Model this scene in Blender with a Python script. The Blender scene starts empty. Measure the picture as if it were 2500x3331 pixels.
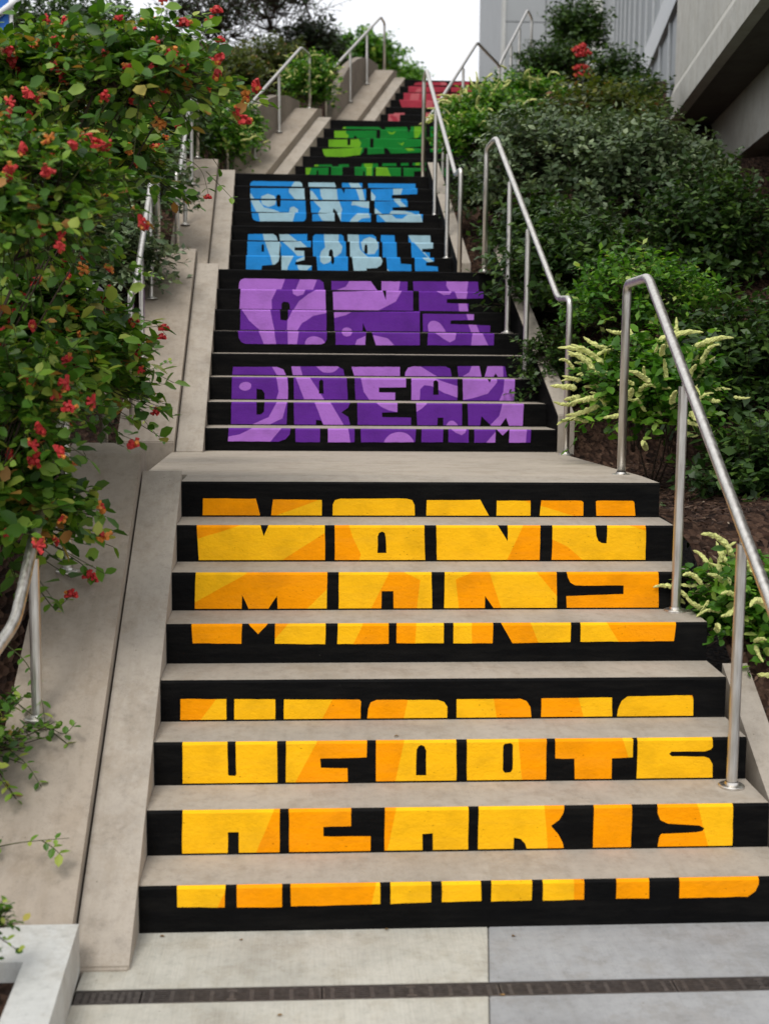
import bpy, bmesh, math, random
import numpy as np
from mathutils import Vector, Matrix
from mathutils import geometry as G2
R_ = math.radians
sc = bpy.context.scene
COL = sc.collection

# ------------------------------------------------------------------ camera
F, TH, H, CX, CY, PSI, ROLL = 4200., .124, 1.849, 1250., 1665.5, .062, .0092
fwd = Vector((math.sin(PSI)*math.cos(TH), math.cos(PSI)*math.cos(TH), -math.sin(TH)))
r0 = Vector((math.cos(PSI), -math.sin(PSI), 0)); u0 = r0.cross(fwd)
RT = r0*math.cos(ROLL)+u0*math.sin(ROLL); UP = u0*math.cos(ROLL)-r0*math.sin(ROLL)
CAM = Vector((0, 0, H))
cd = bpy.data.cameras.new('camera'); cam = bpy.data.objects.new('camera', cd); COL.objects.link(cam)
cam.matrix_world = Matrix(((RT.x, UP.x, -fwd.x, 0), (RT.y, UP.y, -fwd.y, 0), (RT.z, UP.z, -fwd.z, H), (0, 0, 0, 1)))
cd.sensor_fit = 'VERTICAL'; cd.sensor_height = 36; cd.lens = 36*F/3331
cd.clip_start = .05; cd.clip_end = 600
cd.dof.use_dof = True; cd.dof.focus_distance = 6.2; cd.dof.aperture_fstop = 2.8
sc.camera = cam
# ------------------------------------------------------------------ world, sun, exposure
w = bpy.data.worlds.new('World'); sc.world = w; w.use_nodes = True
wn = w.node_tree; wn.nodes.clear()
SUN_EL, SUN_AZ = R_(58), R_(205)
sky = wn.nodes.new('ShaderNodeTexSky'); sky.sky_type = 'NISHITA'; sky.sun_disc = False
sky.sun_elevation = SUN_EL; sky.sun_rotation = SUN_AZ
b1 = wn.nodes.new('ShaderNodeBackground'); b1.inputs[1].default_value = .1
wn.links.new(sky.outputs[0], b1.inputs[0])
b2 = wn.nodes.new('ShaderNodeBackground'); b2.inputs[0].default_value = (.965, .97, 1, 1); b2.inputs[1].default_value = .93
mx = wn.nodes.new('ShaderNodeMixShader'); mx.inputs[0].default_value = .9
wn.links.new(b1.outputs[0], mx.inputs[1]); wn.links.new(b2.outputs[0], mx.inputs[2])
wo = wn.nodes.new('ShaderNodeOutputWorld'); wn.links.new(mx.outputs[0], wo.inputs[0])
sd = bpy.data.lights.new('sun', 'SUN'); sd.energy = 1.5; sd.angle = R_(22); sd.color = (1, .965, .91)
so = bpy.data.objects.new('sun', sd); COL.objects.link(so)
sdir = Vector((math.sin(SUN_AZ)*math.cos(SUN_EL), math.cos(SUN_AZ)*math.cos(SUN_EL), math.sin(SUN_EL)))
so.rotation_euler = sdir.to_track_quat('Z', 'Y').to_euler()
sc.view_settings.view_transform = 'Standard'; sc.view_settings.look = 'None'
sc.view_settings.exposure = 0.36; sc.view_settings.gamma = 1; sc.view_settings.use_curve_mapping = False

def spot(dx, dy, Y, src=False):
    """point of the plane y = Y seen at photo position (dx, dy) (1660-px wide measure) -- used to measure the place"""
    k = 1. if src else 2500/1660.
    d = fwd + RT*((dx*k-CX)/F) - UP*((dy*k-CY)/F)
    return CAM + d*(Y/d.y)

# ------------------------------------------------------------------ object helpers
def tag(o, label=None, cat=None, group=None, kind=None):
    if label: o['label'] = label
    if cat: o['category'] = cat
    if group: o['group'] = group
    if kind: o['kind'] = kind
    return o
def empty(name, loc, label, cat, group=None):
    o = bpy.data.objects.new(name, None); COL.objects.link(o); o.location = loc
    o.empty_display_size = .1
    return tag(o, label, cat, group)
def link(name, me, parent=None, loc=(0, 0, 0)):
    o = bpy.data.objects.new(name, me); COL.objects.link(o)
    if parent is not None:
        o.parent = parent
        pl = world_loc(parent); o.location = Vector(loc)-pl
    else: o.location = loc
    return o
def world_loc(o):
    v = Vector(o.location)
    while o.parent is not None:
        o = o.parent; v += Vector(o.location)
    return v
def pydata(name, verts, faces, mats, fm=None, smooth=False):
    me = bpy.data.meshes.new(name); me.from_pydata([tuple(v) for v in verts], [], faces)
    for m in mats: me.materials.append(m)
    if fm: me.polygons.foreach_set('material_index', fm)
    if smooth: me.polygons.foreach_set('use_smooth', [True]*len(me.polygons))
    me.update(); return me
def prism_x(name, prof, x0, x1, mats, fmat=None, parent=None):
    """profile [(y,z)..] run across x; x0/x1 numbers or per-vertex lists"""
    n = len(prof)
    X0 = x0 if isinstance(x0, (list, tuple)) else [x0]*n
    X1 = x1 if isinstance(x1, (list, tuple)) else [x1]*n
    vs = [(X0[i], p[0], p[1]) for i, p in enumerate(prof)]+[(X1[i], p[0], p[1]) for i, p in enumerate(prof)]
    fs = [(i, (i+1) % n, n+(i+1) % n, n+i) for i in range(n)]
    fs.append(tuple(range(n-1, -1, -1))); fs.append(tuple(range(n, 2*n)))
    me = pydata(name, vs, fs, mats, (fmat or [0]*n)+[0, 0])
    bm = bmesh.new(); bm.from_mesh(me); bmesh.ops.recalc_face_normals(bm, faces=bm.faces); bm.to_mesh(me); bm.free()
    return link(name, me, parent)
def box(name, x0, x1, y0, y1, z0, z1, m, parent=None, bevel=0):
    bm = bmesh.new(); bmesh.ops.create_cube(bm, size=1)
    for v in bm.verts:
        v.co = Vector((x0+(v.co.x+.5)*(x1-x0), y0+(v.co.y+.5)*(y1-y0), z0+(v.co.z+.5)*(z1-z0)))
    if bevel: bmesh.ops.bevel(bm, geom=bm.edges[:], offset=bevel, segments=2, affect='EDGES', profile=.5)
    me = bpy.data.meshes.new(name); bm.to_mesh(me); bm.free(); me.materials.append(m)
    return link(name, me, parent)
def fillet(pts, r, n=5):
    pts = [Vector(p) for p in pts]; out = [pts[0]]
    for a, b, c in zip(pts, pts[1:], pts[2:]):
        d1 = (a-b); d2 = (c-b); rr = min(r, d1.length*.45, d2.length*.45)
        p, q = b+d1.normalized()*rr, b+d2.normalized()*rr
        for k in range(n+1):
            t = k/n; out.append((p*(1-t)+b*t)*(1-t)+(b*(1-t)+q*t)*t)
    out.append(pts[-1]); return out
def tube_data(pts, r, seg=14, r1=None, cap=True):
    vs, fs = [], []; n = len(pts); prevu = None
    for i, p in enumerate(pts):
        t = (pts[min(i+1, n-1)]-pts[max(i-1, 0)]).normalized()
        u = t.orthogonal().normalized() if prevu is None else (prevu-t*prevu.dot(t)).normalized()
        prevu = u; v = t.cross(u); rr = r if r1 is None else r+(r1-r)*i/(n-1)
        for k in range(seg):
            a = 2*math.pi*k/seg; vs.append(p+(u*math.cos(a)+v*math.sin(a))*rr)
    for i in range(n-1):
        for k in range(seg):
            k2 = (k+1) % seg; fs.append((i*seg+k, i*seg+k2, (i+1)*seg+k2, (i+1)*seg+k))
    if cap: fs.append(tuple(range(seg-1, -1, -1))); fs.append(tuple((n-1)*seg+k for k in range(seg)))
    return vs, fs
def tube(name, pts, r, m, parent=None, seg=14, r1=None, smooth=True):
    vs, fs = tube_data([Vector(p) for p in pts], r, seg, r1)
    return link(name, pydata(name, vs, fs, [m], smooth=smooth), parent)

# ------------------------------------------------------------------ materials
def mat(name):
    m = bpy.data.materials.new(name); m.use_nodes = True
    nt = m.node_tree; b = nt.nodes['Principled BSDF']; return m, nt, b
def N(nt, t, **kw):
    n = nt.nodes.new(t)
    for k, v in kw.items():
        if k in ('noise_dimensions', 'feature', 'operation', 'blend_type', 'data_type', 'attribute_name', 'distance'): setattr(n, k, v)
        else: n.inputs[k.replace('_', ' ')].default_value = v
    return n
def ramp(nt, src, stops):
    r = nt.nodes.new('ShaderNodeValToRGB'); el = r.color_ramp.elements
    while len(el) > 1: el.remove(el[-1])
    el[0].position = stops[0][0]; el[0].color = stops[0][1]
    for p, c in stops[1:]:
        e = el.new(p); e.color = c
    nt.links.new(src, r.inputs[0]); return r
def g(v): return (v, v, v, 1)
def mixc(nt, fac, a, b, mode='MIX'):
    n = nt.nodes.new('ShaderNodeMix'); n.data_type = 'RGBA'; n.blend_type = mode
    for s, x in ((0, fac), (6, a), (7, b)):
        if isinstance(x, (int, float, tuple)): n.inputs[s].default_value = x
        else: nt.links.new(x, n.inputs[s])
    return n.outputs[2]
def wpos(nt, scale=(1, 1, 1)):
    ge = nt.nodes.new('ShaderNodeNewGeometry'); mp = nt.nodes.new('ShaderNodeMapping')
    mp.inputs['Scale'].default_value = scale; nt.links.new(ge.outputs['Position'], mp.inputs[0]); return mp.outputs[0]
def concrete(name, c, dark=.75, brush=0, blotch=1.0, rough=.88, streak=.32):
    m, nt, b = mat(name); p = wpos(nt)
    n1 = N(nt, 'ShaderNodeTexNoise', Scale=2.3, Detail=6., Roughness=.65); nt.links.new(p, n1.inputs['Vector'])
    c0 = tuple(x*dark for x in c)+(1,); c1 = tuple(min(1, x*1.1) for x in c)+(1,)
    r1 = ramp(nt, n1.outputs[0], [(.32, c0), (.5, c+(1,)), (.72, c1)])
    n2 = N(nt, 'ShaderNodeTexNoise', Scale=26., Detail=8., Roughness=.8); nt.links.new(p, n2.inputs['Vector'])
    r2 = ramp(nt, n2.outputs[0], [(.28, g(.74)), (.48, g(.98)), (.75, g(1.08))])
    col = mixc(nt, 1.0*blotch, r1.outputs[0], r2.outputs[0], 'MULTIPLY')
    n3 = N(nt, 'ShaderNodeTexVoronoi', Scale=170.); nt.links.new(p, n3.inputs['Vector'])
    r3 = ramp(nt, n3.outputs[0], [(0, g(.55)), (.16, g(.8)), (.3, g(1))])
    n3b = N(nt, 'ShaderNodeTexNoise', Scale=9., Detail=2.); nt.links.new(p, n3b.inputs['Vector'])
    r3b = ramp(nt, n3b.outputs[0], [(.45, g(0)), (.62, g(1))])
    col = mixc(nt, r3b.outputs[0], col, mixc(nt, 1., col, r3.outputs[0], 'MULTIPLY'))
    n4 = N(nt, 'ShaderNodeTexNoise', Scale=5.5, Detail=10., Roughness=.75); nt.links.new(wpos(nt, (1, 1, .6)), n4.inputs['Vector'])
    r4 = ramp(nt, n4.outputs[0], [(.50, g(1)), (.60, (.70, .64, .56, 1)), (.68, g(.97))])
    col = mixc(nt, .38, col, r4.outputs[0], 'MULTIPLY')
    n5 = N(nt, 'ShaderNodeTexVoronoi', Scale=23.); nt.links.new(p, n5.inputs['Vector'])
    r5 = ramp(nt, n5.outputs[0], [(.03, (.30, .26, .2, 1)), (.07, g(1))]); n5b = N(nt, 'ShaderNodeTexNoise', Scale=4.5, Detail=1.); nt.links.new(p, n5b.inputs['Vector'])
    r5b = ramp(nt, n5b.outputs[0], [(.55, g(0)), (.6, g(1))]); col = mixc(nt, r5b.outputs[0], col, mixc(nt, 1., col, r5.outputs[0], 'MULTIPLY'))
    n6 = N(nt, 'ShaderNodeTexNoise', Scale=1., Detail=6., Roughness=.7); nt.links.new(wpos(nt, (16, 2.2, 2.2)), n6.inputs['Vector'])
    r6 = ramp(nt, n6.outputs[0], [(.38, (.80, .77, .72, 1)), (.5, g(1)), (.7, g(1.05))]); col = mixc(nt, streak, col, r6.outputs[0], 'MULTIPLY')
    nt.links.new(col, b.inputs['Base Color']); b.inputs['Roughness'].default_value = rough
    h = n2.outputs[0]
    if brush:
        nb = N(nt, 'ShaderNodeTexNoise', Scale=1., Detail=3.); nt.links.new(wpos(nt, (170, 6, 6)), nb.inputs['Vector'])
        rb = ramp(nt, nb.outputs[0], [(.35, g(.86)), (.6, g(1.03))])
        col2 = mixc(nt, .5*brush, col, rb.outputs[0], 'MULTIPLY'); nt.links.new(col2, b.inputs['Base Color'])
        mx_ = N(nt, 'ShaderNodeMath', operation='ADD'); nt.links.new(n2.outputs[0], mx_.inputs[0]); nt.links.new(nb.outputs[0], mx_.inputs[1]); h = mx_.outputs[0]
    bp = N(nt, 'ShaderNodeBump', Strength=.35, Distance=.004); nt.links.new(h, bp.inputs['Height']); nt.links.new(bp.outputs[0], b.inputs['Normal'])
    return m
def paint(name, c, chips=.5, rough=.66, spec=.07):
    m, nt, b = mat(name); p = wpos(nt)
    n1 = N(nt, 'ShaderNodeTexNoise', Scale=7., Detail=5., Roughness=.6); nt.links.new(p, n1.inputs['Vector'])
    r1 = ramp(nt, n1.outputs[0], [(.3, tuple(x*.82 for x in c)+(1,)), (.54, c+(1,)), (.8, tuple(min(1, x*1.06+.002) for x in c)+(1,))])
    # bug holes and chips
    v = N(nt, 'ShaderNodeTexVoronoi', Scale=42.); nt.links.new(wpos(nt, (1, 1, 1.5)), v.inputs['Vector'])
    sel = N(nt, 'ShaderNodeTexNoise', Scale=11., Detail=2.); nt.links.new(p, sel.inputs['Vector'])
    s2 = ramp(nt, sel.outputs[0], [(.5, g(0)), (.63, g(1))])
    hole = ramp(nt, v.outputs[0], [(.05, g(1)), (.12, g(0))])
    hm = N(nt, 'ShaderNodeMath', operation='MULTIPLY'); nt.links.new(s2.outputs[0], hm.inputs[0]); nt.links.new(hole.outputs[0], hm.inputs[1])
    col = mixc(nt, hm.outputs[0], r1.outputs[0], tuple(x*.35 for x in c)+(1,))
    ch = N(nt, 'ShaderNodeTexNoise', Scale=34., Detail=9., Roughness=.85); nt.links.new(wpos(nt, (.45, 1, 1.4)), ch.inputs['Vector'])
    cm = ramp(nt, ch.outputs[0], [(.715, g(0)), (.74, g(chips))])
    col = mixc(nt, cm.outputs[0], col, (.34, .31, .27, 1))
    du = N(nt, 'ShaderNodeTexNoise', Scale=1., Detail=8., Roughness=.75); nt.links.new(wpos(nt, (3, 3, 26)), du.inputs['Vector'])
    dr_ = ramp(nt, du.outputs[0], [(.45, g(0)), (.75, g(.025 if max(c) < .05 else .03))]); col = mixc(nt, dr_.outputs[0], col, (.30, .27, .22, 1))
    sc1 = N(nt, 'ShaderNodeTexNoise', Scale=1., Detail=7., Roughness=.8); nt.links.new(wpos(nt, (11, 40, 60)), sc1.inputs['Vector'])
    sc2 = ramp(nt, sc1.outputs[0], [(.69, g(0)), (.715, g(.35 if max(c) < .05 else .12))]); col = mixc(nt, sc2.outputs[0], col, (.42, .40, .36, 1))
    nt.links.new(col, b.inputs['Base Color'])
    rr = ramp(nt, n1.outputs[0], [(.3, g(rough-.12)), (.7, g(rough+.15))]); nt.links.new(rr.outputs[0], b.inputs['Roughness'])
    b.inputs['Specular IOR Level'].default_value = spec
    n2 = N(nt, 'ShaderNodeTexNoise', Scale=60., Detail=6., Roughness=.7); nt.links.new(wpos(nt, (.75, 1, 1)), n2.inputs['Vector'])
    s = N(nt, 'ShaderNodeMath', operation='SUBTRACT'); nt.links.new(n2.outputs[0], s.inputs[0]); nt.links.new(hm.outputs[0], s.inputs[1])
    bp = N(nt, 'ShaderNodeBump', Strength=.75, Distance=.005); nt.links.new(s.outputs[0], bp.inputs['Height']); nt.links.new(bp.outputs[0], b.inputs['Normal'])
    return m
def simple(name, c, rough=.6, metal=0., spec=.5, vary=.0, scale=20., bump=0.):
    m, nt, b = mat(name); b.inputs['Roughness'].default_value = rough; b.inputs['Metallic'].default_value = metal
    b.inputs['Specular IOR Level'].default_value = spec
    n1 = N(nt, 'ShaderNodeTexNoise', Scale=scale, Detail=5.); nt.links.new(wpos(nt), n1.inputs['Vector'])
    r1 = ramp(nt, n1.outputs[0], [(.3, tuple(x*(1-vary) for x in c)+(1,)), (.7, tuple(min(1, x*(1+vary)) for x in c)+(1,))])
    nt.links.new(r1.outputs[0], b.inputs['Base Color'])
    if bump:
        bp = N(nt, 'ShaderNodeBump', Strength=bump, Distance=.01); nt.links.new(n1.outputs[0], bp.inputs['Height']); nt.links.new(bp.outputs[0], b.inputs['Normal'])
    return m
def steel():
    m, nt, b = mat('brushed_steel'); b.inputs['Metallic'].default_value = 1
    n = N(nt, 'ShaderNodeTexNoise', Scale=1., Detail=4.); nt.links.new(wpos(nt, (60, 60, 9)), n.inputs['Vector'])
    r = ramp(nt, n.outputs[0], [(.3, (.56, .53, .48, 1)), (.7, (.72, .70, .66, 1))]); nt.links.new(r.outputs[0], b.inputs['Base Color'])
    r2 = ramp(nt, n.outputs[0], [(.3, g(.34)), (.7, g(.48))]); nt.links.new(r2.outputs[0], b.inputs['Roughness'])
    return m
def leafmat(name, stops, trans=.35, rough=.45):
    m, nt, b = mat(name)
    a = nt.nodes.new('ShaderNodeAttribute'); a.attribute_name = 'tint'
    r = ramp(nt, a.outputs['Fac'], [(p, c+(1,)) for p, c in stops])
    nt.links.new(r.outputs[0], b.inputs['Base Color']); b.inputs['Roughness'].default_value = rough
    b.inputs['Specular IOR Level'].default_value = .35
    t = nt.nodes.new('ShaderNodeBsdfTranslucent')
    br = mixc(nt, 1., r.outputs[0], (1.5, 1.6, .7, 1), 'MULTIPLY'); nt.links.new(br, t.inputs[0])
    ms = nt.nodes.new('ShaderNodeMixShader'); ms.inputs[0].default_value = trans
    nt.links.new(b.outputs[0], ms.inputs[1]); nt.links.new(t.outputs[0], ms.inputs[2])
    nt.links.new(ms.outputs[0], nt.nodes['Material Output'].inputs[0]); return m

M = {}
M['tread'] = concrete('tread_concrete', (.39, .342, .28), .86)
M['land'] = concrete('landing_concrete', (.425, .368, .295), .92, streak=.1)
M['wall'] = concrete('wall_concrete', (.345, .292, .232), .84)
M['curb'] = concrete('curb_concrete', (.385, .338, .28), .78, blotch=1)
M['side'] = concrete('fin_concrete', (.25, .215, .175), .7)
M['pave'] = concrete('pale_paving', (.47, .455, .395), .84, brush=1, streak=.25)
M['pave2'] = concrete('grey_paving', (.325, .33, .332), .80, brush=.4, streak=.25)
M['white'] = concrete('pale_curb', (.52, .525, .50), .92, streak=.2)
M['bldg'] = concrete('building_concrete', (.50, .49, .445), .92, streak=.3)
M['bldg_shaded'] = concrete('building_concrete_shaded', (.34, .33, .30), .85)  # building concrete darkened: shade of the recess under the overhang, put into the colour
M['black'] = paint('black_paint', (.0028, .0028, .003), .45, .62, .07)
M['yel'] = paint('yellow_paint', (.98, .51, .008)); M['org'] = paint('orange_paint', (.98, .34, .0))
M['pl'] = paint('lilac_paint', (.42, .165, .62)); M['pd'] = paint('purple_paint', (.125, .025, .30))
M['bl'] = paint('pale_blue_paint', (.36, .56, .66)); M['bd'] = paint('blue_paint', (.02, .26, .70))
M['gl'] = paint('light_green_paint', (.15, .40, .02)); M['gd'] = paint('green_paint', (.008, .19, .028))
M['rl'] = paint('rose_paint', (.50, .12, .14)); M['rd'] = paint('red_paint', (.38, .04, .065))
M['steel'] = steel()
M['iron'] = simple('drain_iron', (.075, .065, .06), .5, .3, .5, .35, 60)
M['pit'] = simple('drain_pit', (.008, .008, .008), .9)
M['soffit'] = concrete('soffit_concrete_shaded', (.12, .112, .095), .8)  # same concrete, much darker: the underside's shade is painted into its colour
M['glass'] = simple('facade_glass', (.075, .092, .10), .28, 0, .35, .1, 1)
M['mull'] = simple('facade_mullion', (.46, .48, .49), .5, .3, .5, .05)
M['panel'] = simple('facade_panel', (.33, .345, .35), .6, 0, .4, .05, 1.5)
M['blue'] = simple('banner_blue', (.02, .14, .5), .6, 0, .4, .1)
M['plain'] = simple('banner_white', (.75, .75, .75), .6, 0, .4, .05)
M['bark'] = simple('bark', (.045, .032, .022), .9, 0, .2, .4, 30, .4)
M['twig'] = simple('green_twig', (.06, .065, .025), .8, 0, .2, .3, 30)
def mulchmat():
    m, nt, b = mat('bark_mulch'); p = wpos(nt)
    v = N(nt, 'ShaderNodeTexVoronoi', Scale=38., Randomness=1.); nt.links.new(wpos(nt, (1, .5, 1)), v.inputs['Vector'])
    r = ramp(nt, v.outputs['Color'], [(.1, (.012, .007, .005, 1)), (.5, (.045, .024, .016, 1)), (.9, (.10, .058, .038, 1))])
    nt.links.new(r.outputs[0], b.inputs['Base Color']); b.inputs['Roughness'].default_value = .95; b.inputs['Specular IOR Level'].default_value = .15
    bp = N(nt, 'ShaderNodeBump', Strength=1., Distance=.03); nt.links.new(v.outputs[0], bp.inputs['Height']); nt.links.new(bp.outputs[0], b.inputs['Normal'])
    return m
M['mulch'] = mulchmat()
M['lf_hon'] = leafmat('honeysuckle_leaf', [(0, (.018, .055, .006)), (.4, (.055, .145, .012)), (.72, (.15, .27, .028)), (.93, (.34, .38, .07)), (1, (.34, .16, .04))], .26)
M['lf_dark'] = leafmat('dark_leaf', [(0, (.014, .034, .006)), (.5, (.030, .072, .013)), (1, (.10, .175, .03))], .2)
M['lf_grey'] = leafmat('grey_green_leaf', [(0, (.035, .065, .025)), (.5, (.088, .135, .058)), (1, (.28, .35, .19))], .15)
M['lf_olive'] = leafmat('olive_leaf', [(0, (.03, .05, .01)), (.6, (.085, .115, .02)), (.9, (.17, .17, .035)), (1, (.22, .10, .04))], .3)
M['lf_itea'] = leafmat('sweetspire_leaf', [(0, (.022, .08, .006)), (.5, (.065, .185, .014)), (.88, (.19, .36, .04)), (1, (.40, .48, .13))], .35)
M['lf_twig'] = leafmat('twiggy_leaf', [(0, (.008, .016, .006)), (.6, (.022, .042, .012)), (1, (.07, .12, .025))], .2)
M['spike'] = simple('flower_spike', (.58, .60, .22), .8, 0, .2, .25, 90, .5)
M['red'] = simple('red_flower', (.42, .028, .028), .6, 0, .3, .35, 40)
M['amber'] = simple('amber_flower', (.50, .17, .03), .6, 0, .3, .35, 40)
M['litter'] = simple('dry_leaf', (.20, .12, .05), .8, 0, .2, .5, 30)

# ------------------------------------------------------------------ stair geometry
RISE, EE, EL = .16, .006, -.091
def ztop(i): return i*RISE+EL*((i-1)//8)-EE
def zbot(i): return ztop(i)-RISE+EE*2
FL = {0: (3.957, .2445), 1: (8.45, .24), 2: (11.556, .304), 3: (15.31, .2955), 4: (18.482, .309)}
def Yr(i): f = (i-1)//8; return FL[f][0]+FL[f][1]*((i-1) % 8)
XL = {0: (-.525, -.54), 1: (-.648, -.664), 2: (-.675, -.722), 3: (-.30, .322), 4: (.89, 1.53)}
XR = {0: (1.60, 1.585), 1: (1.655, 1.48), 2: (1.34, 1.27), 3: (1.80, 2.42), 4: (2.99, 3.63)}
def lerp(a, b, t): return a+(b-a)*t
def xl(i): f = (i-1)//8; return lerp(*XL[f], ((i-1) % 8)/7)
def xr(i): f = (i-1)//8; return lerp(*XR[f], ((i-1) % 8)/7)
CH = .009
LAND_END = {0: 8.45, 1: 11.556, 2: 15.31, 3: 18.482, 4: 34.0}
flights = ['lowest stair flight, black risers lettered MANY HEARTS in yellow and orange',
           'second stair flight, black risers lettered ONE DREAM in purple',
           'third stair flight, black risers lettered ONE PEOPLE in blue',
           'fourth stair flight, black risers with green lettering',
           'topmost stair flight, black risers with red lettering against the sky']
FO, STEP = [], {}
for f in range(5):
    FO.append(empty('stair_flight', (xl(f*8+1), Yr(f*8+1), max(0, zbot(f*8+1))), flights[f], 'stairs', 'painted stair flights up the hill'))
    for k in range(8):
        i = f*8+1+k; zt, zb, y = ztop(i), zbot(i), Yr(i)
        yb = Yr(i+1)+.03 if k < 7 else y+.32
        prof = [(y, zb-.05), (y, zt-CH), (y+CH, zt), (yb, zt+.0 if k == 7 else zt+EE*.9), (yb, zb-.05)]
        a, b = xl(i), xr(i)
        STEP[i] = prism_x('step', prof, a, b, [M['tread'], M['black']], [1, 1, 0, 0, 0], FO[f])
# landings
LL = ['pale concrete landing between the yellow and the purple flight', 'landing between the purple and the blue flight', 'landing between the blue and the green flight',
      'landing between the green and the red flight', 'paved terrace at the head of the stairs']
for f in range(5):
    i = f*8+8; y0 = Yr(i)+.32; y1 = LAND_END[f]; z0 = ztop(i); z1 = (zbot(i+1)+.0 if f < 4 else z0)
    a0 = xl(i)-.2; a1 = (xl(i+1) if f < 4 else -6)-.2; b0 = xr(i); b1 = xr(i+1) if f < 4 else 12
    vs = [(a0, y0, z0), (b0, y0, z0), (b1, y1, z1), (a1, y1, z1)]
    vs += [(v[0], v[1], v[2]-.16) for v in vs]
    me = pydata('landing', vs, [(0, 1, 2, 3), (7, 6, 5, 4), (0, 4, 5, 1), (1, 5, 6, 2), (2, 6, 7, 3), (3, 7, 4, 0)], [M['land']])
    tag(link('landing', me), LL[f], 'landing', 'stair landings')

# ------------------------------------------------------------------ lettering on the risers
def smooth(poly, n=5):
    out = []; L = len(poly)
    for i in range(L):
        p0, p1, p2, p3 = (np.array(poly[(i+k-1) % L], float) for k in range(4))
        for k in range(n):
            t = k/n; out.append(tuple(.5*((2*p1)+(-p0+p2)*t+(2*p0-5*p1+4*p2-p3)*t*t+(-p0+3*p1-3*p2+p3)*t**3)))
    return out
def pip(x, y, poly):
    c = False; j = len(poly)-1
    for i in range(len(poly)):
        a, b = poly[i], poly[j]
        if (a[1] > y) != (b[1] > y) and x < (b[0]-a[0])*(y-a[1])/(b[1]-a[1])+a[0]: c = not c
        j = i
    return c
CROP = {'A': (500, 1550, 1000/1660), 'F': (1400, 1550, 1000/1660), 'G': (400, 2200, 1100/1660), 'H': (1400, 2200, 1100/1660),
        'P': (700, 850, 1100/1660), 'B': (700, 200, 800/1660), 'K': (1200, 0, 600/1660)}
prng = random.Random(4)
def row(i, crop, letters, pats, base, alt, jit=.0009):
    """letters: list of (crop, [outlines], [holes]); pats: list of (crop, polygon, is_smooth)"""
    y, zt, zb = Yr(i), ztop(i), zbot(i)
    f = (i-1)//8
    zv = zb
    if f > 0 and (i-1) % 8 > 0:      # lowest height that shows over the step below
        yn, zn = Yr(i-1), ztop(i-1); zv = max(zb, H+(zn-H)*y/yn)
    tt_ = .0095 if f == 0 else .011
    def conv(pts, cr, snap=True):
        ox, oy, s = CROP[cr]; o = []
        for (u, v) in pts:
            p = spot(ox+u*s, oy+v*s, y, True); z = p.z
            if snap:
                if z > zt-tt_: z = zt
                if z < zv+tt_: z = zb
            o.append((p.x, z))
        return o
    def rough(poly):
        o = []; n = len(poly)
        for k in range(n):
            a, b = poly[k], poly[(k+1) % n]; L = math.hypot(b[0]-a[0], b[1]-a[1]); m = max(1, int(L/.03))
            for q in range(m):
                t = q/m; x, z = lerp(a[0], b[0], t), lerp(a[1], b[1], t)
                onedge = (a[1] == b[1] and a[1] in (zt, zb))
                x += prng.uniform(-jit, jit)
                if not onedge and z not in (zt, zb): z += prng.uniform(-jit, jit)
                o.append((x, min(zt, max(zb, z))))
        return o
    LP = []
    for L in letters:
        cr, outs = L[0], L[1]; holes = L[2] if len(L) > 2 else []
        LP.append(([rough(conv(o, cr)) for o in outs], [rough(conv(h, cr, False)) for h in holes]))
    PP = []
    for p in pats:
        cr, poly = p[0], p[1]; sm = len(p) > 2
        q = conv(poly, cr, not sm)
        PP.append(smooth(q) if sm else rough(q))
    for outs, holes in LP:
        xs = [v[0] for o in outs for v in o]; x0, x1 = min(xs)-.01, max(xs)+.01
        V, Eg = [], []
        def add(poly, closed=True):
            s = len(V); V.extend([Vector(p) for p in poly]); n = len(poly)
            Eg.extend([(s+k, s+(k+1) % n) for k in range(n if closed else n-1)])
        for o in outs+holes: add(o)
        for q in PP:
            if max(v[0] for v in q) > x0 and min(v[0] for v in q) < x1: add(q)
        add([(x0, zt-CH), (x1, zt-CH)], False)
        try: vs, _, fs, *_r = G2.delaunay_2d_cdt(V, Eg, [], 0, 1e-5)
        except Exception: continue
        F2, FM = [], []
        for t in fs:
            cx = sum(vs[k].x for k in t)/len(t); cz = sum(vs[k].y for k in t)/len(t)
            if not any(pip(cx, cz, o) for o in outs) or any(pip(cx, cz, h) for h in holes) or cz > zt or cz < zb: continue
            F2.append(tuple(reversed(t)) if ((vs[t[1]]-vs[t[0]]).x*(vs[t[2]]-vs[t[0]]).y-(vs[t[1]]-vs[t[0]]).y*(vs[t[2]]-vs[t[0]]).x) < 0 else tuple(t))
            FM.append(1 if sum(pip(cx, cz, q) for q in PP) % 2 else 0)
        used = sorted({k for t in F2 for k in t}); mp = {k: n for n, k in enumerate(used)}
        W = [(vs[k].x, y-.0022+max(0, vs[k].y-(zt-CH)), vs[k].y+(.0006 if vs[k].y > zt-.001 else 0)) for k in used]
        if not F2: continue
        me = pydata('painted_letter', W, [tuple(mp[k] for k in t) for t in F2], [M[base], M[alt]], FM)
        link('painted_letter', me, STEP[i])
Z = True
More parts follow.
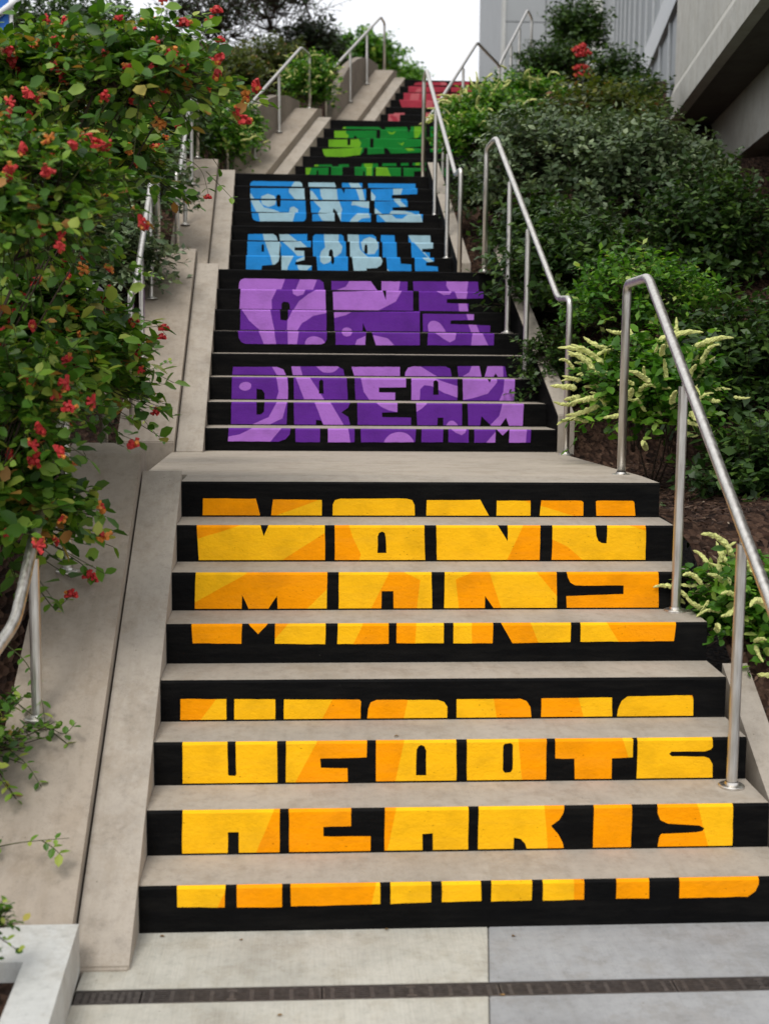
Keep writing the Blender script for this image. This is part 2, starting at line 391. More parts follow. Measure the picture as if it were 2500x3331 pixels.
# MANY
row(8, 'A', [('A', [[(267, 117), (552, 120), (574, 215), (264, 215)], [(645, 124), (908, 126), (908, 215), (633, 215)]]),
    ('A', [[(966, 215), (966, 150), (978, 128), (1010, 119), (1365, 119), (1393, 128), (1407, 155), (1408, 215)]]),
    ('F', [[(-22, 127), (268, 126), (313, 213), (-25, 213)], [(357, 130), (537, 130), (537, 211), (355, 212)]]),
    ('F', [[(595, 130), (812, 130), (822, 140), (822, 208), (588, 210)], [(890, 135), (897, 130), (1090, 132), (1098, 140), (1103, 205), (893, 207)]])],
    [('A', [(260, 110), (600, 110), (600, 225), (260, 225)]), ('A', [(620, 110), (900, 110), (892, 126), (662, 220), (620, 220)]),
     ('F', [(590, 120), (830, 120), (830, 215), (770, 210), (590, 158)]), ('F', [(880, 120), (1110, 120), (1110, 215), (880, 215)]), ('F', [(500, 128), (540, 128), (540, 145)])], 'yel', 'org')
row(7, 'A', [('A', [[(232, 258), (575, 258), (593, 322), (620, 258), (924, 258), (924, 447), (243, 447)]]),
    ('A', [[(977, 260), (1460, 260), (1464, 447), (977, 447)]], [[(1207, 413), (1209, 325), (1216, 305), (1232, 296), (1245, 304), (1252, 330), (1254, 413)]]),
    ('F', [[(30, 262), (362, 262), (415, 348), (415, 262), (592, 262), (588, 445), (33, 445)]]),
    ('F', [[(658, 262), (888, 262), (892, 320), (903, 347), (922, 358), (948, 360), (952, 262), (1160, 262), (1158, 438), (652, 442)]])],
    [('A', [(225, 250), (470, 250), (240, 335)]), ('A', [(930, 300), (930, 452), (695, 452)]), ('A', [(970, 250), (1053, 250), (1075, 330), (1118, 420), (1110, 452), (970, 452)]),
     ('F', [(500, 252), (600, 252), (600, 450), (412, 450)]), ('F', [(645, 335), (740, 380), (818, 450), (645, 450)]), ('F', [(1070, 255), (1170, 255), (1170, 295)])], 'yel', 'org')
row(6, 'A', [('A', [[(227, 515), (936, 515), (934, 713), (668, 713), (665, 643), (620, 713), (513, 713), (477, 638), (475, 713), (222, 713)]]),
    ('A', [[(1000, 518), (1498, 518), (1502, 712), (1294, 712), (1293, 618), (1230, 618), (1228, 713), (998, 712)]]),
    ('F', [[(75, 518), (680, 518), (680, 708), (337, 710), (293, 643), (292, 710), (72, 712)]]),
    ('F', [[(735, 515), (1228, 515), (1228, 703), (733, 705), (730, 645), (1038, 635), (1040, 588), (780, 588), (752, 572), (740, 545)]])],
    [('A', [(222, 680), (510, 508), (945, 508), (945, 600), (828, 720), (222, 720)]), ('A', [(1272, 520), (1350, 525), (1437, 560), (1420, 722), (1172, 722)]),
     ('F', [(135, 555), (230, 520), (318, 515), (378, 720), (152, 720)]), ('F', [(572, 508), (690, 508), (690, 655)]), ('F', [(725, 508), (1240, 508), (1240, 715), (725, 715)])], 'yel', 'org')
row(5, 'A', [('A', [[(205, 792), (477, 792), (473, 902), (210, 900)], [(512, 793), (617, 793), (563, 850)], [(655, 793), (928, 795), (926, 905), (653, 903)]]),
    ('A', [[(993, 797), (1268, 797), (1267, 902), (990, 904)], [(1310, 797), (1565, 797), (1563, 900), (1310, 900)]]),
    ('F', [[(123, 795), (337, 795), (333, 900), (123, 900)], [(380, 793), (757, 793), (753, 893), (440, 900)]]),
    ('F', [[(808, 793), (1322, 793), (1312, 888), (806, 892)]])],
    [('A', [(195, 780), (725, 780), (650, 880), (650, 915), (195, 915)]), ('A', [(1130, 785), (1418, 785), (1408, 915), (1072, 915)]),
     ('F', [(222, 785), (540, 785), (588, 915), (222, 915)]), ('F', [(950, 785), (1335, 785), (1335, 905), (1020, 900)])], 'yel', 'org')
# HEARTS
row(4, 'G', [('G', [[(283, 110), (508, 112), (508, 217), (282, 217)], [(547, 112), (748, 112), (748, 217), (547, 217)]]),
    ('G', [[(790, 112), (1160, 114), (1167, 122), (1165, 212), (790, 214)]]),
    ('G', [[(1198, 210), (1203, 160), (1215, 128), (1245, 115), (1545, 115), (1575, 125), (1590, 150), (1590, 208)]]),
    ('H', [[(127, 113), (440, 110), (470, 122), (488, 150), (493, 207), (127, 210)]]), ('H', [[(543, 108), (888, 103), (888, 203), (540, 207)]]),
    ('H', [[(913, 203), (918, 160), (935, 120), (965, 98), (1280, 92), (1287, 105), (1285, 195)]])],
    [('G', [(270, 100), (466, 100), (383, 225), (270, 225)]), ('G', [(1034, 100), (1180, 100), (1180, 225), (978, 225)]), ('G', [(1190, 100), (1400, 100), (1378, 225), (1190, 225)]),
     ('H', [(306, 95), (500, 95), (500, 225), (322, 225)]), ('H', [(530, 95), (720, 95), (748, 225), (530, 225)]), ('H', [(1258, 88), (1295, 88), (1295, 110)])], 'yel', 'org')
row(3, 'G', [('G', [[(292, 320), (513, 320), (516, 480), (522, 487), (551, 487), (556, 480), (553, 320), (757, 320), (758, 522), (293, 523)]]),
    ('G', [[(800, 322), (1197, 320), (1195, 397), (968, 403), (970, 448), (1102, 450), (1102, 520), (800, 522)]]),
    ('G', [[(1241, 320), (1635, 318), (1635, 515), (1241, 520)]], [[(1436, 485), (1440, 360), (1448, 342), (1463, 336), (1477, 342), (1487, 365), (1488, 485)]]),
    ('H', [[(177, 315), (568, 308), (565, 508), (177, 513)]], [[(353, 460), (355, 340), (363, 329), (392, 327), (402, 335), (402, 455), (392, 470), (363, 472)]]),
    ('H', [[(610, 308), (993, 298), (990, 395), (888, 402), (885, 500), (705, 505), (705, 403), (610, 403)]]),
    ('H', [[(1015, 297), (1382, 290), (1382, 345), (1370, 360), (1345, 368), (1180, 368), (1168, 380), (1180, 392), (1340, 392), (1365, 403), (1380, 430), (1380, 490), (1008, 500)]])],
    [('G', [(953, 310), (1230, 310), (1230, 530), (846, 530)]), ('G', [(1235, 310), (1380, 310), (1336, 530), (1235, 530)]),
     ('H', [(430, 300), (585, 300), (585, 525), (446, 525)]), ('H', [(600, 290), (941, 290), (972, 410), (972, 520), (600, 520)])], 'yel', 'org')
row(2, 'G', [('G', [[(292, 658), (770, 660), (768, 865), (570, 870), (568, 765), (515, 765), (515, 870), (290, 870)]]),
    ('G', [[(815, 660), (1118, 660), (1118, 735), (983, 738), (983, 785), (1215, 783), (1215, 860), (815, 865)]]),
    ('G', [[(1285, 658), (1695, 650), (1692, 855), (1519, 857), (1519, 770), (1468, 772), (1468, 860), (1283, 860)]]),
    ('H', [[(237, 647), (655, 640), (650, 670), (630, 705), (590, 733), (625, 775), (645, 815), (652, 848), (470, 850), (462, 820), (440, 797), (408, 790), (405, 853), (230, 853)]]),
    ('H', [[(800, 637), (987, 634), (980, 840), (795, 842)]]),
    ('H', [[(1112, 632), (1482, 625), (1478, 833), (1112, 838), (1118, 790), (1130, 772), (1300, 765), (1332, 758), (1340, 745), (1315, 730), (1160, 722), (1125, 705), (1112, 670)]])],
    [('G', [(742, 650), (1240, 650), (1240, 880), (654, 880)]), ('G', [(1270, 645), (1341, 645), (1296, 875), (1270, 875)]),
     ('H', [(558, 635), (1308, 625), (1358, 850), (572, 860)])], 'yel', 'org')
row(1, 'G', [('G', [[(265, 1025), (502, 1022), (500, 1133), (268, 1133)], [(558, 1022), (780, 1020), (780, 1132), (560, 1133)]]),
    ('G', [[(822, 1020), (1262, 1015), (1262, 1117), (825, 1128)]]),
    ('G', [[(1313, 1013), (1512, 1010), (1512, 1108), (1313, 1115)], [(1564, 1010), (1756, 1005), (1756, 1100), (1564, 1107)]]),
    ('H', [[(297, 1005), (497, 1002), (495, 1098), (297, 1103)], [(550, 1003), (752, 997), (750, 1095), (550, 1100)]]),
    ('H', [[(912, 993), (1072, 987), (1070, 1088), (907, 1090)]]),
    ('H', [[(1222, 980), (1608, 970), (1606, 1020), (1590, 1055), (1555, 1080), (1218, 1088)]])],
    [('G', [(505, 1050), (505, 1140), (460, 1140)]), ('G', [(540, 1010), (1242, 1010), (1215, 1140), (540, 1140)]), ('H', [(703, 990), (1090, 980), (1090, 1100), (703, 1110)]), ('H', [(1205, 965), (1620, 965), (1620, 1095), (1205, 1095)])], 'yel', 'org')
# DREAM
P = 'P'
row(12, P, [(P, [[(88, 518), (305, 518), (335, 530), (347, 570), (83, 570)]]), (P, [[(373, 516), (600, 516), (628, 530), (634, 570), (382, 570)]]),
    (P, [[(668, 518), (905, 518), (905, 570), (682, 570)]]), (P, [[(930, 571), (932, 545), (945, 522), (975, 516), (1130, 516), (1152, 527), (1160, 571)]]),
    (P, [[(1187, 515), (1295, 515), (1305, 572), (1192, 572)], [(1320, 572), (1335, 515), (1420, 515), (1430, 572), (1385, 572), (1375, 550), (1365, 572)]])],
    [(P, [(272, 508), (325, 508), (348, 580), (303, 580)]), (P, [(370, 505), (413, 505), (428, 580), (370, 580)]), (P, [(490, 500), (610, 500), (598, 530), (570, 546), (530, 544), (505, 525)], Z),
     (P, [(660, 505), (915, 505), (915, 580), (660, 580)]), (P, [(920, 505), (990, 505), (1085, 585), (920, 585)]), (P, [(1262, 505), (1410, 505), (1412, 580), (1212, 580), (1245, 545)])], 'pd', 'pl')
row(11, P, [(P, [[(83, 570), (357, 570), (357, 684), (243, 684), (242, 648), (230, 630), (203, 625), (203, 684), (80, 684)]]),
    (P, [[(385, 570), (645, 572), (650, 684), (387, 684)]], [[(508, 650), (510, 590), (520, 578), (530, 588), (532, 650)]]),
    (P, [[(683, 573), (935, 575), (935, 618), (803, 620), (803, 643), (882, 645), (882, 684), (688, 684)]]),
    (P, [[(962, 575), (1187, 575), (1187, 686), (962, 686)]], [[(1068, 655), (1070, 590), (1082, 583), (1093, 592), (1095, 655)]]),
    (P, [[(1213, 575), (1335, 575), (1345, 597), (1353, 575), (1470, 575), (1465, 686), (1215, 686)]])],
    [(P, [(118, 613), (130, 597), (155, 592), (176, 603), (172, 625), (148, 635), (125, 628)], Z), (P, [(300, 560), (352, 560), (362, 630), (357, 695), (300, 695), (312, 640)]),
     (P, [(395, 560), (465, 560), (535, 695), (437, 695)]), (P, [(715, 560), (945, 560), (945, 695), (755, 695), (728, 640)]),
     (P, [(955, 560), (1080, 560), (1130, 595), (1195, 615), (1195, 672), (1120, 645), (1060, 612), (1025, 608), (1005, 628), (1002, 700), (955, 700)]),
     (P, [(1205, 560), (1382, 560), (1382, 595), (1335, 650), (1262, 672), (1205, 678)]), (P, [(1418, 560), (1480, 560), (1480, 695), (1392, 695), (1412, 640)])], 'pd', 'pl')
row(10, P, [(P, [[(80, 698), (203, 698), (203, 752), (225, 752), (240, 738), (243, 698), (355, 700), (350, 814), (78, 812)]]),
    (P, [[(385, 700), (662, 700), (650, 720), (618, 742), (652, 765), (662, 814), (530, 814), (518, 780), (495, 778), (493, 814), (387, 814)]]),
    (P, [[(697, 702), (893, 702), (893, 740), (818, 742), (818, 765), (960, 767), (960, 817), (698, 814)]]),
    (P, [[(985, 703), (1210, 705), (1210, 817), (1118, 817), (1118, 768), (1090, 768), (1088, 817), (990, 817)]]),
    (P, [[(1237, 705), (1512, 705), (1507, 817), (1440, 817), (1425, 768), (1398, 817), (1352, 817), (1305, 760), (1298, 817), (1240, 817)]])],
    [(P, [(302, 690), (352, 690), (330, 770), (268, 822), (182, 822), (262, 765)]), (P, [(488, 690), (565, 690), (630, 822), (530, 822)]),
     (P, [(790, 690), (900, 690), (900, 742), (850, 732), (815, 715)]), (P, [(978, 690), (1040, 690), (1015, 722), (985, 740), (975, 740)]),
     (P, [(1132, 825), (1138, 795), (1160, 782), (1182, 795), (1195, 825)], Z), (P, [(1408, 690), (1520, 690), (1520, 825), (1345, 825), (1392, 760)])], 'pd', 'pl')
row(9, P, [(P, [[(66, 825), (370, 825), (365, 850), (345, 873), (310, 885), (63, 883)]]), (P, [[(393, 826), (515, 826), (513, 888), (395, 887)], [(553, 826), (684, 826), (683, 888), (553, 888)]]),
    (P, [[(713, 826), (985, 828), (980, 888), (715, 888)]]), (P, [[(1013, 828), (1118, 828), (1116, 888), (1010, 888)], [(1143, 828), (1243, 828), (1242, 890), (1143, 888)]]),
    (P, [[(1270, 828), (1375, 828), (1372, 890), (1270, 890)], [(1380, 828), (1440, 828), (1408, 855)], [(1443, 828), (1548, 825), (1545, 890), (1440, 890)]])],
    [(P, [(55, 862), (120, 850), (180, 815), (325, 815), (295, 855), (262, 895), (55, 895)]), (P, [(545, 815), (652, 815), (664, 895), (545, 895)]),
     (P, [(835, 898), (850, 855), (900, 838), (948, 852), (968, 898)], Z), (P, [(1158, 815), (1232, 815), (1225, 842), (1208, 853), (1180, 842)]),
     (P, [(1376, 815), (1528, 815), (1522, 898), (1320, 898), (1376, 835)])], 'pd', 'pl')
# ONE (purple)
row(16, P, [(P, [[(115, 138), (118, 105), (126, 90), (145, 84), (510, 90), (530, 103), (535, 140)]]),
    (P, [[(570, 97), (763, 98), (795, 147), (570, 145)], [(815, 98), (943, 100), (942, 150), (815, 148)]]), (P, [[(970, 98), (1287, 100), (1292, 150), (972, 150)]])],
    [(P, [(105, 75), (347, 75), (325, 145), (105, 145)]), (P, [(420, 75), (505, 75), (480, 148), (396, 148)]), (P, [(665, 85), (908, 85), (900, 155), (595, 155), (640, 125)]),
     (P, [(1135, 88), (1243, 88), (1233, 155), (1150, 155), (1132, 120)]), (P, [(1072, 155), (1090, 142), (1115, 148), (1130, 155)])], 'pd', 'pl')
row(15, P, [(P, [[(125, 142), (540, 145), (543, 242), (367, 242), (366, 213), (358, 200), (335, 198), (326, 208), (325, 242), (120, 240)]]),
    (P, [[(577, 150), (820, 150), (837, 190), (838, 150), (970, 152), (970, 247), (580, 245)]]),
    (P, [[(998, 152), (1315, 155), (1315, 182), (1135, 185), (1135, 205), (1242, 208), (1240, 250), (1000, 250)]])],
    [(P, [(115, 132), (302, 132), (276, 190), (278, 250), (115, 250)]), (P, [(495, 135), (550, 135), (550, 250), (385, 250), (412, 195), (455, 162)]), (P, [(378, 135), (443, 135), (432, 163), (402, 172), (382, 160)]),
     (P, [(570, 140), (915, 140), (885, 198), (800, 252), (570, 252)]), (P, [(1175, 140), (1238, 140), (1230, 185), (1240, 255), (1195, 255), (1190, 190)]), (P, [(1085, 140), (1160, 140), (1150, 163), (1118, 166)])], 'pd', 'pl')
row(14, P, [(P, [[(125, 243), (318, 243), (320, 288), (350, 291), (357, 280), (358, 243), (545, 245), (545, 347), (122, 344)]]),
    (P, [[(583, 250), (1003, 252), (1003, 350), (742, 350), (724, 302), (722, 350), (585, 350)]]),
    (P, [[(1017, 257), (1268, 260), (1268, 288), (1155, 290), (1153, 308), (1348, 315), (1347, 350), (1018, 350)]])],
    [(P, [(130, 232), (270, 232), (280, 290), (292, 355), (218, 355), (165, 290)]), (P, [(380, 232), (555, 232), (555, 252), (480, 268), (425, 305), (403, 355), (353, 355), (355, 290)]),
     (P, [(575, 240), (680, 240), (640, 265), (575, 280)]), (P, [(622, 350), (628, 330), (648, 325), (668, 335), (670, 360), (645, 368)], Z),
     (P, [(1043, 325), (1050, 300), (1072, 292), (1102, 305), (1130, 345), (1135, 365), (1060, 360)], Z), (P, [(1228, 248), (1280, 248), (1280, 295), (1240, 292)]), (P, [(1238, 305), (1278, 305), (1295, 360), (1255, 360)])], 'pd', 'pl')
row(13, P, [(P, [[(112, 348), (547, 350), (546, 385), (538, 400), (518, 408), (150, 405), (128, 396), (116, 375)]]),
    (P, [[(590, 350), (740, 350), (735, 410), (590, 410)], [(768, 352), (1003, 350), (1003, 412), (788, 412)]]), (P, [[(1043, 352), (1368, 352), (1365, 412), (1040, 412)]])],
    [(P, [(213, 340), (290, 340), (300, 415), (242, 415)]), (P, [(355, 340), (410, 340), (400, 415), (357, 415)]), (P, [(443, 412), (450, 380), (485, 368), (525, 382), (540, 415), (490, 425)], Z),
     (P, [(620, 340), (672, 340), (664, 364), (645, 370), (628, 364)]), (P, [(682, 420), (695, 385), (740, 365), (780, 363), (845, 378), (885, 420)]),
     (P, [(1078, 340), (1182, 340), (1175, 385), (1150, 398), (1118, 380)]), (P, [(1262, 340), (1310, 340), (1342, 420), (1253, 420)])], 'pd', 'pl')
# ONE PEOPLE (blue)
B = 'B'
row(24, B, [(B, [[(235, 853), (237, 825), (245, 812), (258, 807), (570, 812), (585, 822), (590, 855)]]),
    (B, [[(628, 817), (805, 818), (820, 860), (630, 859)], [(855, 820), (992, 822), (992, 862), (872, 862), (864, 845), (855, 862)]]), (B, [[(1030, 823), (1350, 825), (1350, 860), (1035, 862)]])],
    [(B, [(545, 800), (600, 800), (600, 865), (500, 865)]), (B, [(620, 805), (840, 805), (840, 870), (620, 870)]), (B, [(893, 805), (958, 805), (995, 870), (922, 870)])], 'bd', 'bl')
row(23, B, [(B, [[(237, 855), (600, 857), (605, 939), (443, 939), (442, 910), (434, 898), (420, 898), (411, 910), (410, 939), (237, 935)]]),
    (B, [[(640, 860), (852, 860), (868, 892), (876, 860), (1017, 862), (1017, 944), (642, 942)]]),
    (B, [[(1050, 862), (1362, 862), (1362, 895), (1190, 902), (1190, 925), (1290, 930), (1292, 944), (1052, 942)]])],
    [(B, [(306, 945), (312, 910), (355, 893), (400, 908), (412, 945)]), (B, [(500, 845), (620, 845), (620, 938), (550, 922), (497, 882)]), (B, [(225, 880), (240, 890), (275, 950), (225, 950)]),
     (B, [(705, 850), (818, 850), (828, 950), (735, 950), (712, 910)]), (B, [(632, 868), (655, 875), (708, 950), (632, 950)]), (B, [(945, 850), (990, 850), (1012, 950), (980, 950)]),
     (B, [(1200, 850), (1265, 850), (1252, 898), (1200, 900)]), (B, [(1205, 918), (1250, 922), (1250, 950), (1205, 950)]), (B, [(1050, 875), (1082, 912), (1068, 950), (1050, 950)])], 'bd', 'bl')
row(22, B, [(B, [[(240, 937), (412, 938), (417, 978), (430, 985), (441, 975), (442, 938), (608, 940), (612, 1027), (245, 1023)]]),
    (B, [[(642, 943), (1038, 945), (1037, 1030), (842, 1030), (797, 990), (790, 1027), (650, 1027)]]),
    (B, [[(1075, 945), (1297, 947), (1297, 980), (1195, 985), (1197, 1005), (1375, 1012), (1375, 1032), (1077, 1032)]])],
    [(B, [(306, 930), (412, 930), (405, 965), (360, 983), (318, 965)]), (B, [(235, 930), (285, 930), (330, 985), (395, 1000), (470, 1022), (470, 1035), (285, 1035), (250, 960)]),
     (B, [(495, 1010), (505, 985), (530, 978), (560, 1000), (555, 1040), (490, 1040)]), (B, [(650, 932), (832, 932), (856, 1000), (846, 1040), (690, 1040), (712, 992)]),
     (B, [(925, 935), (1045, 935), (1045, 992), (990, 985), (945, 970), (918, 972)]), (B, [(1205, 935), (1247, 935), (1290, 980), (1252, 985)]), (B, [(1068, 980), (1138, 1040), (1068, 1040)]),
     (B, [(1165, 1040), (1188, 1008), (1275, 1008), (1320, 1020), (1380, 1040)])], 'bd', 'bl')
row(21, B, [(B, [[(247, 1023), (613, 1025), (612, 1060), (603, 1075), (590, 1080), (280, 1078), (258, 1068), (250, 1050)]]),
    (B, [[(655, 1030), (803, 1030), (805, 1076), (655, 1078)], [(822, 1030), (1050, 1032), (1050, 1083), (848, 1080)]]), (B, [[(1088, 1035), (1400, 1038), (1397, 1085), (1088, 1083)]])],
    [(B, [(290, 1015), (540, 1015), (520, 1090), (303, 1090)]), (B, [(690, 1020), (850, 1020), (846, 1090), (800, 1090), (720, 1072)]),
     (B, [(900, 1092), (922, 1058), (958, 1020), (1035, 1020), (1045, 1055), (990, 1060), (945, 1092)]), (B, [(1090, 1025), (1185, 1025), (1220, 1060), (1262, 1062), (1300, 1025), (1385, 1025), (1400, 1092), (1160, 1092)])], 'bd', 'bl')
row(20, B, [(B, [[(222, 1165), (390, 1165), (412, 1178), (425, 1214), (220, 1212)]]), (B, [[(432, 1167), (620, 1165), (620, 1215), (440, 1215)]]),
    (B, [[(657, 1216), (660, 1180), (675, 1167), (850, 1168), (865, 1180), (868, 1217)]]), (B, [[(893, 1168), (1060, 1170), (1083, 1183), (1090, 1219), (895, 1218)]]),
    (B, [[(1117, 1172), (1208, 1173), (1212, 1222), (1117, 1221)]]), (B, [[(1302, 1173), (1450, 1175), (1452, 1223), (1305, 1223)]])],
    [(B, [(318, 1155), (400, 1155), (428, 1225), (332, 1225)]), (B, [(430, 1155), (480, 1155), (565, 1225), (430, 1225)]), (B, [(733, 1155), (832, 1155), (832, 1230), (736, 1230)]), (B, [(885, 1155), (966, 1155), (970, 1230), (885, 1230)]),
     (B, [(985, 1232), (1000, 1200), (1040, 1184), (1080, 1198), (1100, 1232)]), (B, [(1295, 1160), (1460, 1160), (1460, 1232), (1330, 1232)])], 'bd', 'bl')
row(19, B, [(B, [[(217, 1215), (438, 1217), (430, 1312), (217, 1310)]], [[(312, 1285), (313, 1240), (321, 1230), (330, 1240), (330, 1285)]]),
    (B, [[(440, 1218), (645, 1217), (645, 1252), (535, 1255), (535, 1275), (600, 1278), (600, 1314), (445, 1314)]]),
    (B, [[(657, 1218), (880, 1220), (883, 1317), (797, 1317), (795, 1283), (786, 1268), (775, 1268), (767, 1285), (765, 1317), (660, 1315)]]),
    (B, [[(908, 1222), (1103, 1222), (1103, 1320), (910, 1318)]], [[(1005, 1290), (1007, 1245), (1015, 1232), (1026, 1242), (1028, 1292), (1015, 1300)]]),
    (B, [[(1127, 1225), (1222, 1227), (1225, 1324), (1130, 1322)]]), (B, [[(1320, 1227), (1470, 1222), (1467, 1262), (1395, 1265), (1395, 1285), (1447, 1290), (1447, 1324), (1325, 1324)]])],
    [(B, [(332, 1205), (430, 1205), (445, 1240), (430, 1325), (372, 1325)]), (B, [(445, 1205), (572, 1205), (622, 1255), (605, 1325), (560, 1325), (515, 1270)]),
     (B, [(736, 1205), (832, 1205), (858, 1250), (850, 1290), (810, 1325), (702, 1325), (715, 1280), (742, 1255)]), (B, [(900, 1210), (968, 1210), (975, 1265), (1008, 1302), (1040, 1325), (900, 1325)]),
     (B, [(982, 1215), (1098, 1215), (1100, 1260), (1075, 1298), (1030, 1302), (992, 1275)]), (B, [(1340, 1210), (1480, 1210), (1480, 1265), (1395, 1270), (1450, 1325), (1440, 1330)])], 'bd', 'bl')
row(18, B, [(B, [[(210, 1310), (435, 1315), (427, 1348), (402, 1370), (315, 1378), (310, 1412), (207, 1412)]]),
    (B, [[(447, 1315), (602, 1318), (602, 1340), (540, 1355), (540, 1372), (652, 1378), (650, 1412), (447, 1412)]]),
    (B, [[(683, 1320), (780, 1321), (783, 1362), (793, 1371), (803, 1355), (803, 1321), (895, 1322), (895, 1412), (690, 1412)]]),
    (B, [[(922, 1322), (1115, 1322), (1128, 1345), (1118, 1375), (1090, 1393), (1020, 1397), (1020, 1412), (935, 1412)]]),
    (B, [[(1153, 1325), (1245, 1327), (1250, 1365), (1322, 1370), (1322, 1415), (1160, 1413)]]), (B, [[(1345, 1325), (1475, 1328), (1475, 1350), (1420, 1358), (1420, 1378), (1500, 1385), (1502, 1415), (1347, 1415)]])],
    [(B, [(372, 1302), (445, 1302), (430, 1352), (405, 1375), (385, 1372)]), (B, [(440, 1305), (528, 1305), (488, 1390), (487, 1425), (440, 1425)]), (B, [(545, 1340), (605, 1300), (660, 1370), (600, 1425), (560, 1400)]),
     (B, [(708, 1305), (812, 1305), (765, 1358), (732, 1368), (708, 1350)]), (B, [(915, 1305), (1140, 1305), (1140, 1425), (925, 1425)]), (B, [(1145, 1380), (1190, 1425), (1145, 1425)]), (B, [(1395, 1315), (1440, 1315), (1485, 1358), (1430, 1352)])], 'bd', 'bl')
# green words
row(32, B, [(B, [[(852, 462), (862, 445), (880, 440), (1100, 442), (1116, 450), (1120, 462)]]), (B, [[(1148, 444), (1292, 442), (1306, 462), (1150, 462)], [(1318, 440), (1420, 438), (1420, 458), (1318, 460)]]), (B, [[(1450, 440), (1660, 436), (1660, 455), (1450, 458)]])],
    [(B, [(845, 430), (880, 430), (880, 468), (845, 468)]), (B, [(1340, 430), (1430, 430), (1430, 470), (1345, 470)])], 'gd', 'gl')
row(31, B, [(B, [[(803, 468), (1087, 465), (1085, 518), (955, 520), (953, 507), (944, 500), (935, 507), (932, 520), (803, 522)]]),
    (B, [[(1113, 462), (1290, 458), (1308, 480), (1312, 458), (1420, 452), (1420, 510), (1112, 517)]]), (B, [[(1450, 455), (1670, 450), (1670, 475), (1530, 480), (1530, 508), (1450, 510)]])],
    [(B, [(795, 455), (885, 455), (880, 485), (902, 500), (880, 530), (795, 530)]), (B, [(1160, 470), (1190, 482), (1220, 468), (1200, 492), (1175, 490)]), (B, [(1340, 440), (1400, 440), (1380, 495), (1345, 520)])], 'gd', 'gl')
row(30, B, [(B, [[(765, 528), (890, 526), (892, 565), (911, 564), (912, 526), (1045, 522), (1043, 582), (765, 587)]]),
    (B, [[(1068, 520), (1415, 512), (1415, 572), (1067, 580)]]), (B, [[(1450, 512), (1640, 508), (1640, 530), (1530, 535), (1530, 568), (1450, 570)]])],
    [(B, [(755, 520), (960, 520), (985, 550), (968, 595), (755, 595)]), (B, [(1225, 545), (1250, 556), (1275, 542), (1262, 568)])], 'gd', 'gl')
row(29, B, [(B, [[(722, 592), (1000, 585), (1000, 608), (980, 630), (755, 635), (732, 625)]]), (B, [[(1027, 583), (1137, 580), (1140, 622), (1027, 627)], [(1158, 580), (1415, 575), (1415, 614), (1185, 622)]]), (B, [[(1450, 576), (1690, 570), (1690, 606), (1450, 612)]])],
    [(B, [(715, 580), (992, 580), (965, 640), (715, 645)]), (B, [(1280, 575), (1330, 572), (1345, 600), (1300, 605)])], 'gd', 'gl')
row(28, B, [(B, [[(660, 712), (670, 697), (785, 695), (795, 714)]]), (B, [[(830, 714), (832, 695), (900, 693), (903, 712)]]), (B, [[(980, 712), (990, 690), (1095, 688), (1105, 710)]]),
    (B, [[(1125, 707), (1127, 688), (1220, 687), (1222, 706)]]), (B, [[(1250, 704), (1252, 687), (1300, 685), (1305, 703)]]), (B, [[(1330, 702), (1332, 685), (1420, 682), (1420, 700)]])],
    [(B, [(650, 685), (700, 685), (690, 725), (650, 725)]), (B, [(1000, 680), (1060, 680), (1060, 720), (1010, 720)]), (B, [(1350, 675), (1380, 675), (1375, 710), (1350, 710)])], 'gd', 'gl')
row(27, B, [(B, [[(610, 718), (765, 716), (762, 775), (697, 775), (695, 735), (685, 735), (680, 775), (612, 775)]]), (B, [[(782, 715), (857, 715), (857, 775), (782, 775)]]),
    (B, [[(940, 715), (1067, 712), (1065, 775), (1010, 775), (1008, 740), (998, 740), (996, 775), (942, 775)]]), (B, [[(1083, 710), (1252, 708), (1252, 775), (1083, 775)]]),
    (B, [[(1270, 708), (1420, 703), (1420, 738), (1340, 742), (1340, 775), (1270, 775)]]), (B, [[(1450, 704), (1640, 700), (1640, 730), (1570, 735), (1570, 775), (1500, 775), (1500, 735), (1450, 735)]])],
    [(B, [(600, 705), (650, 705), (640, 745), (622, 785), (600, 785)]), (B, [(1018, 705), (1055, 705), (1055, 785), (1022, 785)]), (B, [(1083, 700), (1160, 700), (1195, 785), (1083, 785)])], 'gd', 'gl')
# red words
K = 'K'
row(40, K, [(K, [[(400, 768), (412, 748), (440, 740), (680, 738), (700, 750), (705, 768)]]), (K, [[(730, 768), (732, 740), (900, 736), (900, 768)]])], [(K, [(640, 730), (700, 730), (690, 775), (650, 775)])], 'rd', 'rl')
row(39, K, [(K, [[(355, 772), (715, 770), (715, 830), (352, 830)]]), (K, [[(735, 770), (930, 768), (930, 828), (735, 828)]])], [(K, [(430, 800), (470, 790), (460, 840), (400, 840)])], 'rd', 'rl')
row(38, K, [(K, [[(312, 832), (705, 830), (700, 892), (308, 894)]]), (K, [[(725, 830), (940, 828), (940, 890), (725, 890)]])], [(K, [(375, 845), (455, 820), (440, 900), (360, 900)])], 'rd', 'rl')
row(37, K, [(K, [[(272, 897), (700, 895), (690, 958), (305, 957), (285, 945)]]), (K, [[(722, 895), (950, 892), (950, 955), (722, 957)]])], [(K, [(520, 890), (580, 890), (560, 965), (500, 965)])], 'rd', 'rl')
row(36, K, [(K, [[(218, 1028), (222, 1017), (320, 1016), (316, 1028)]]), (K, [[(490, 1028), (492, 1014), (600, 1012), (600, 1028)]])], [], 'rl', 'rd')
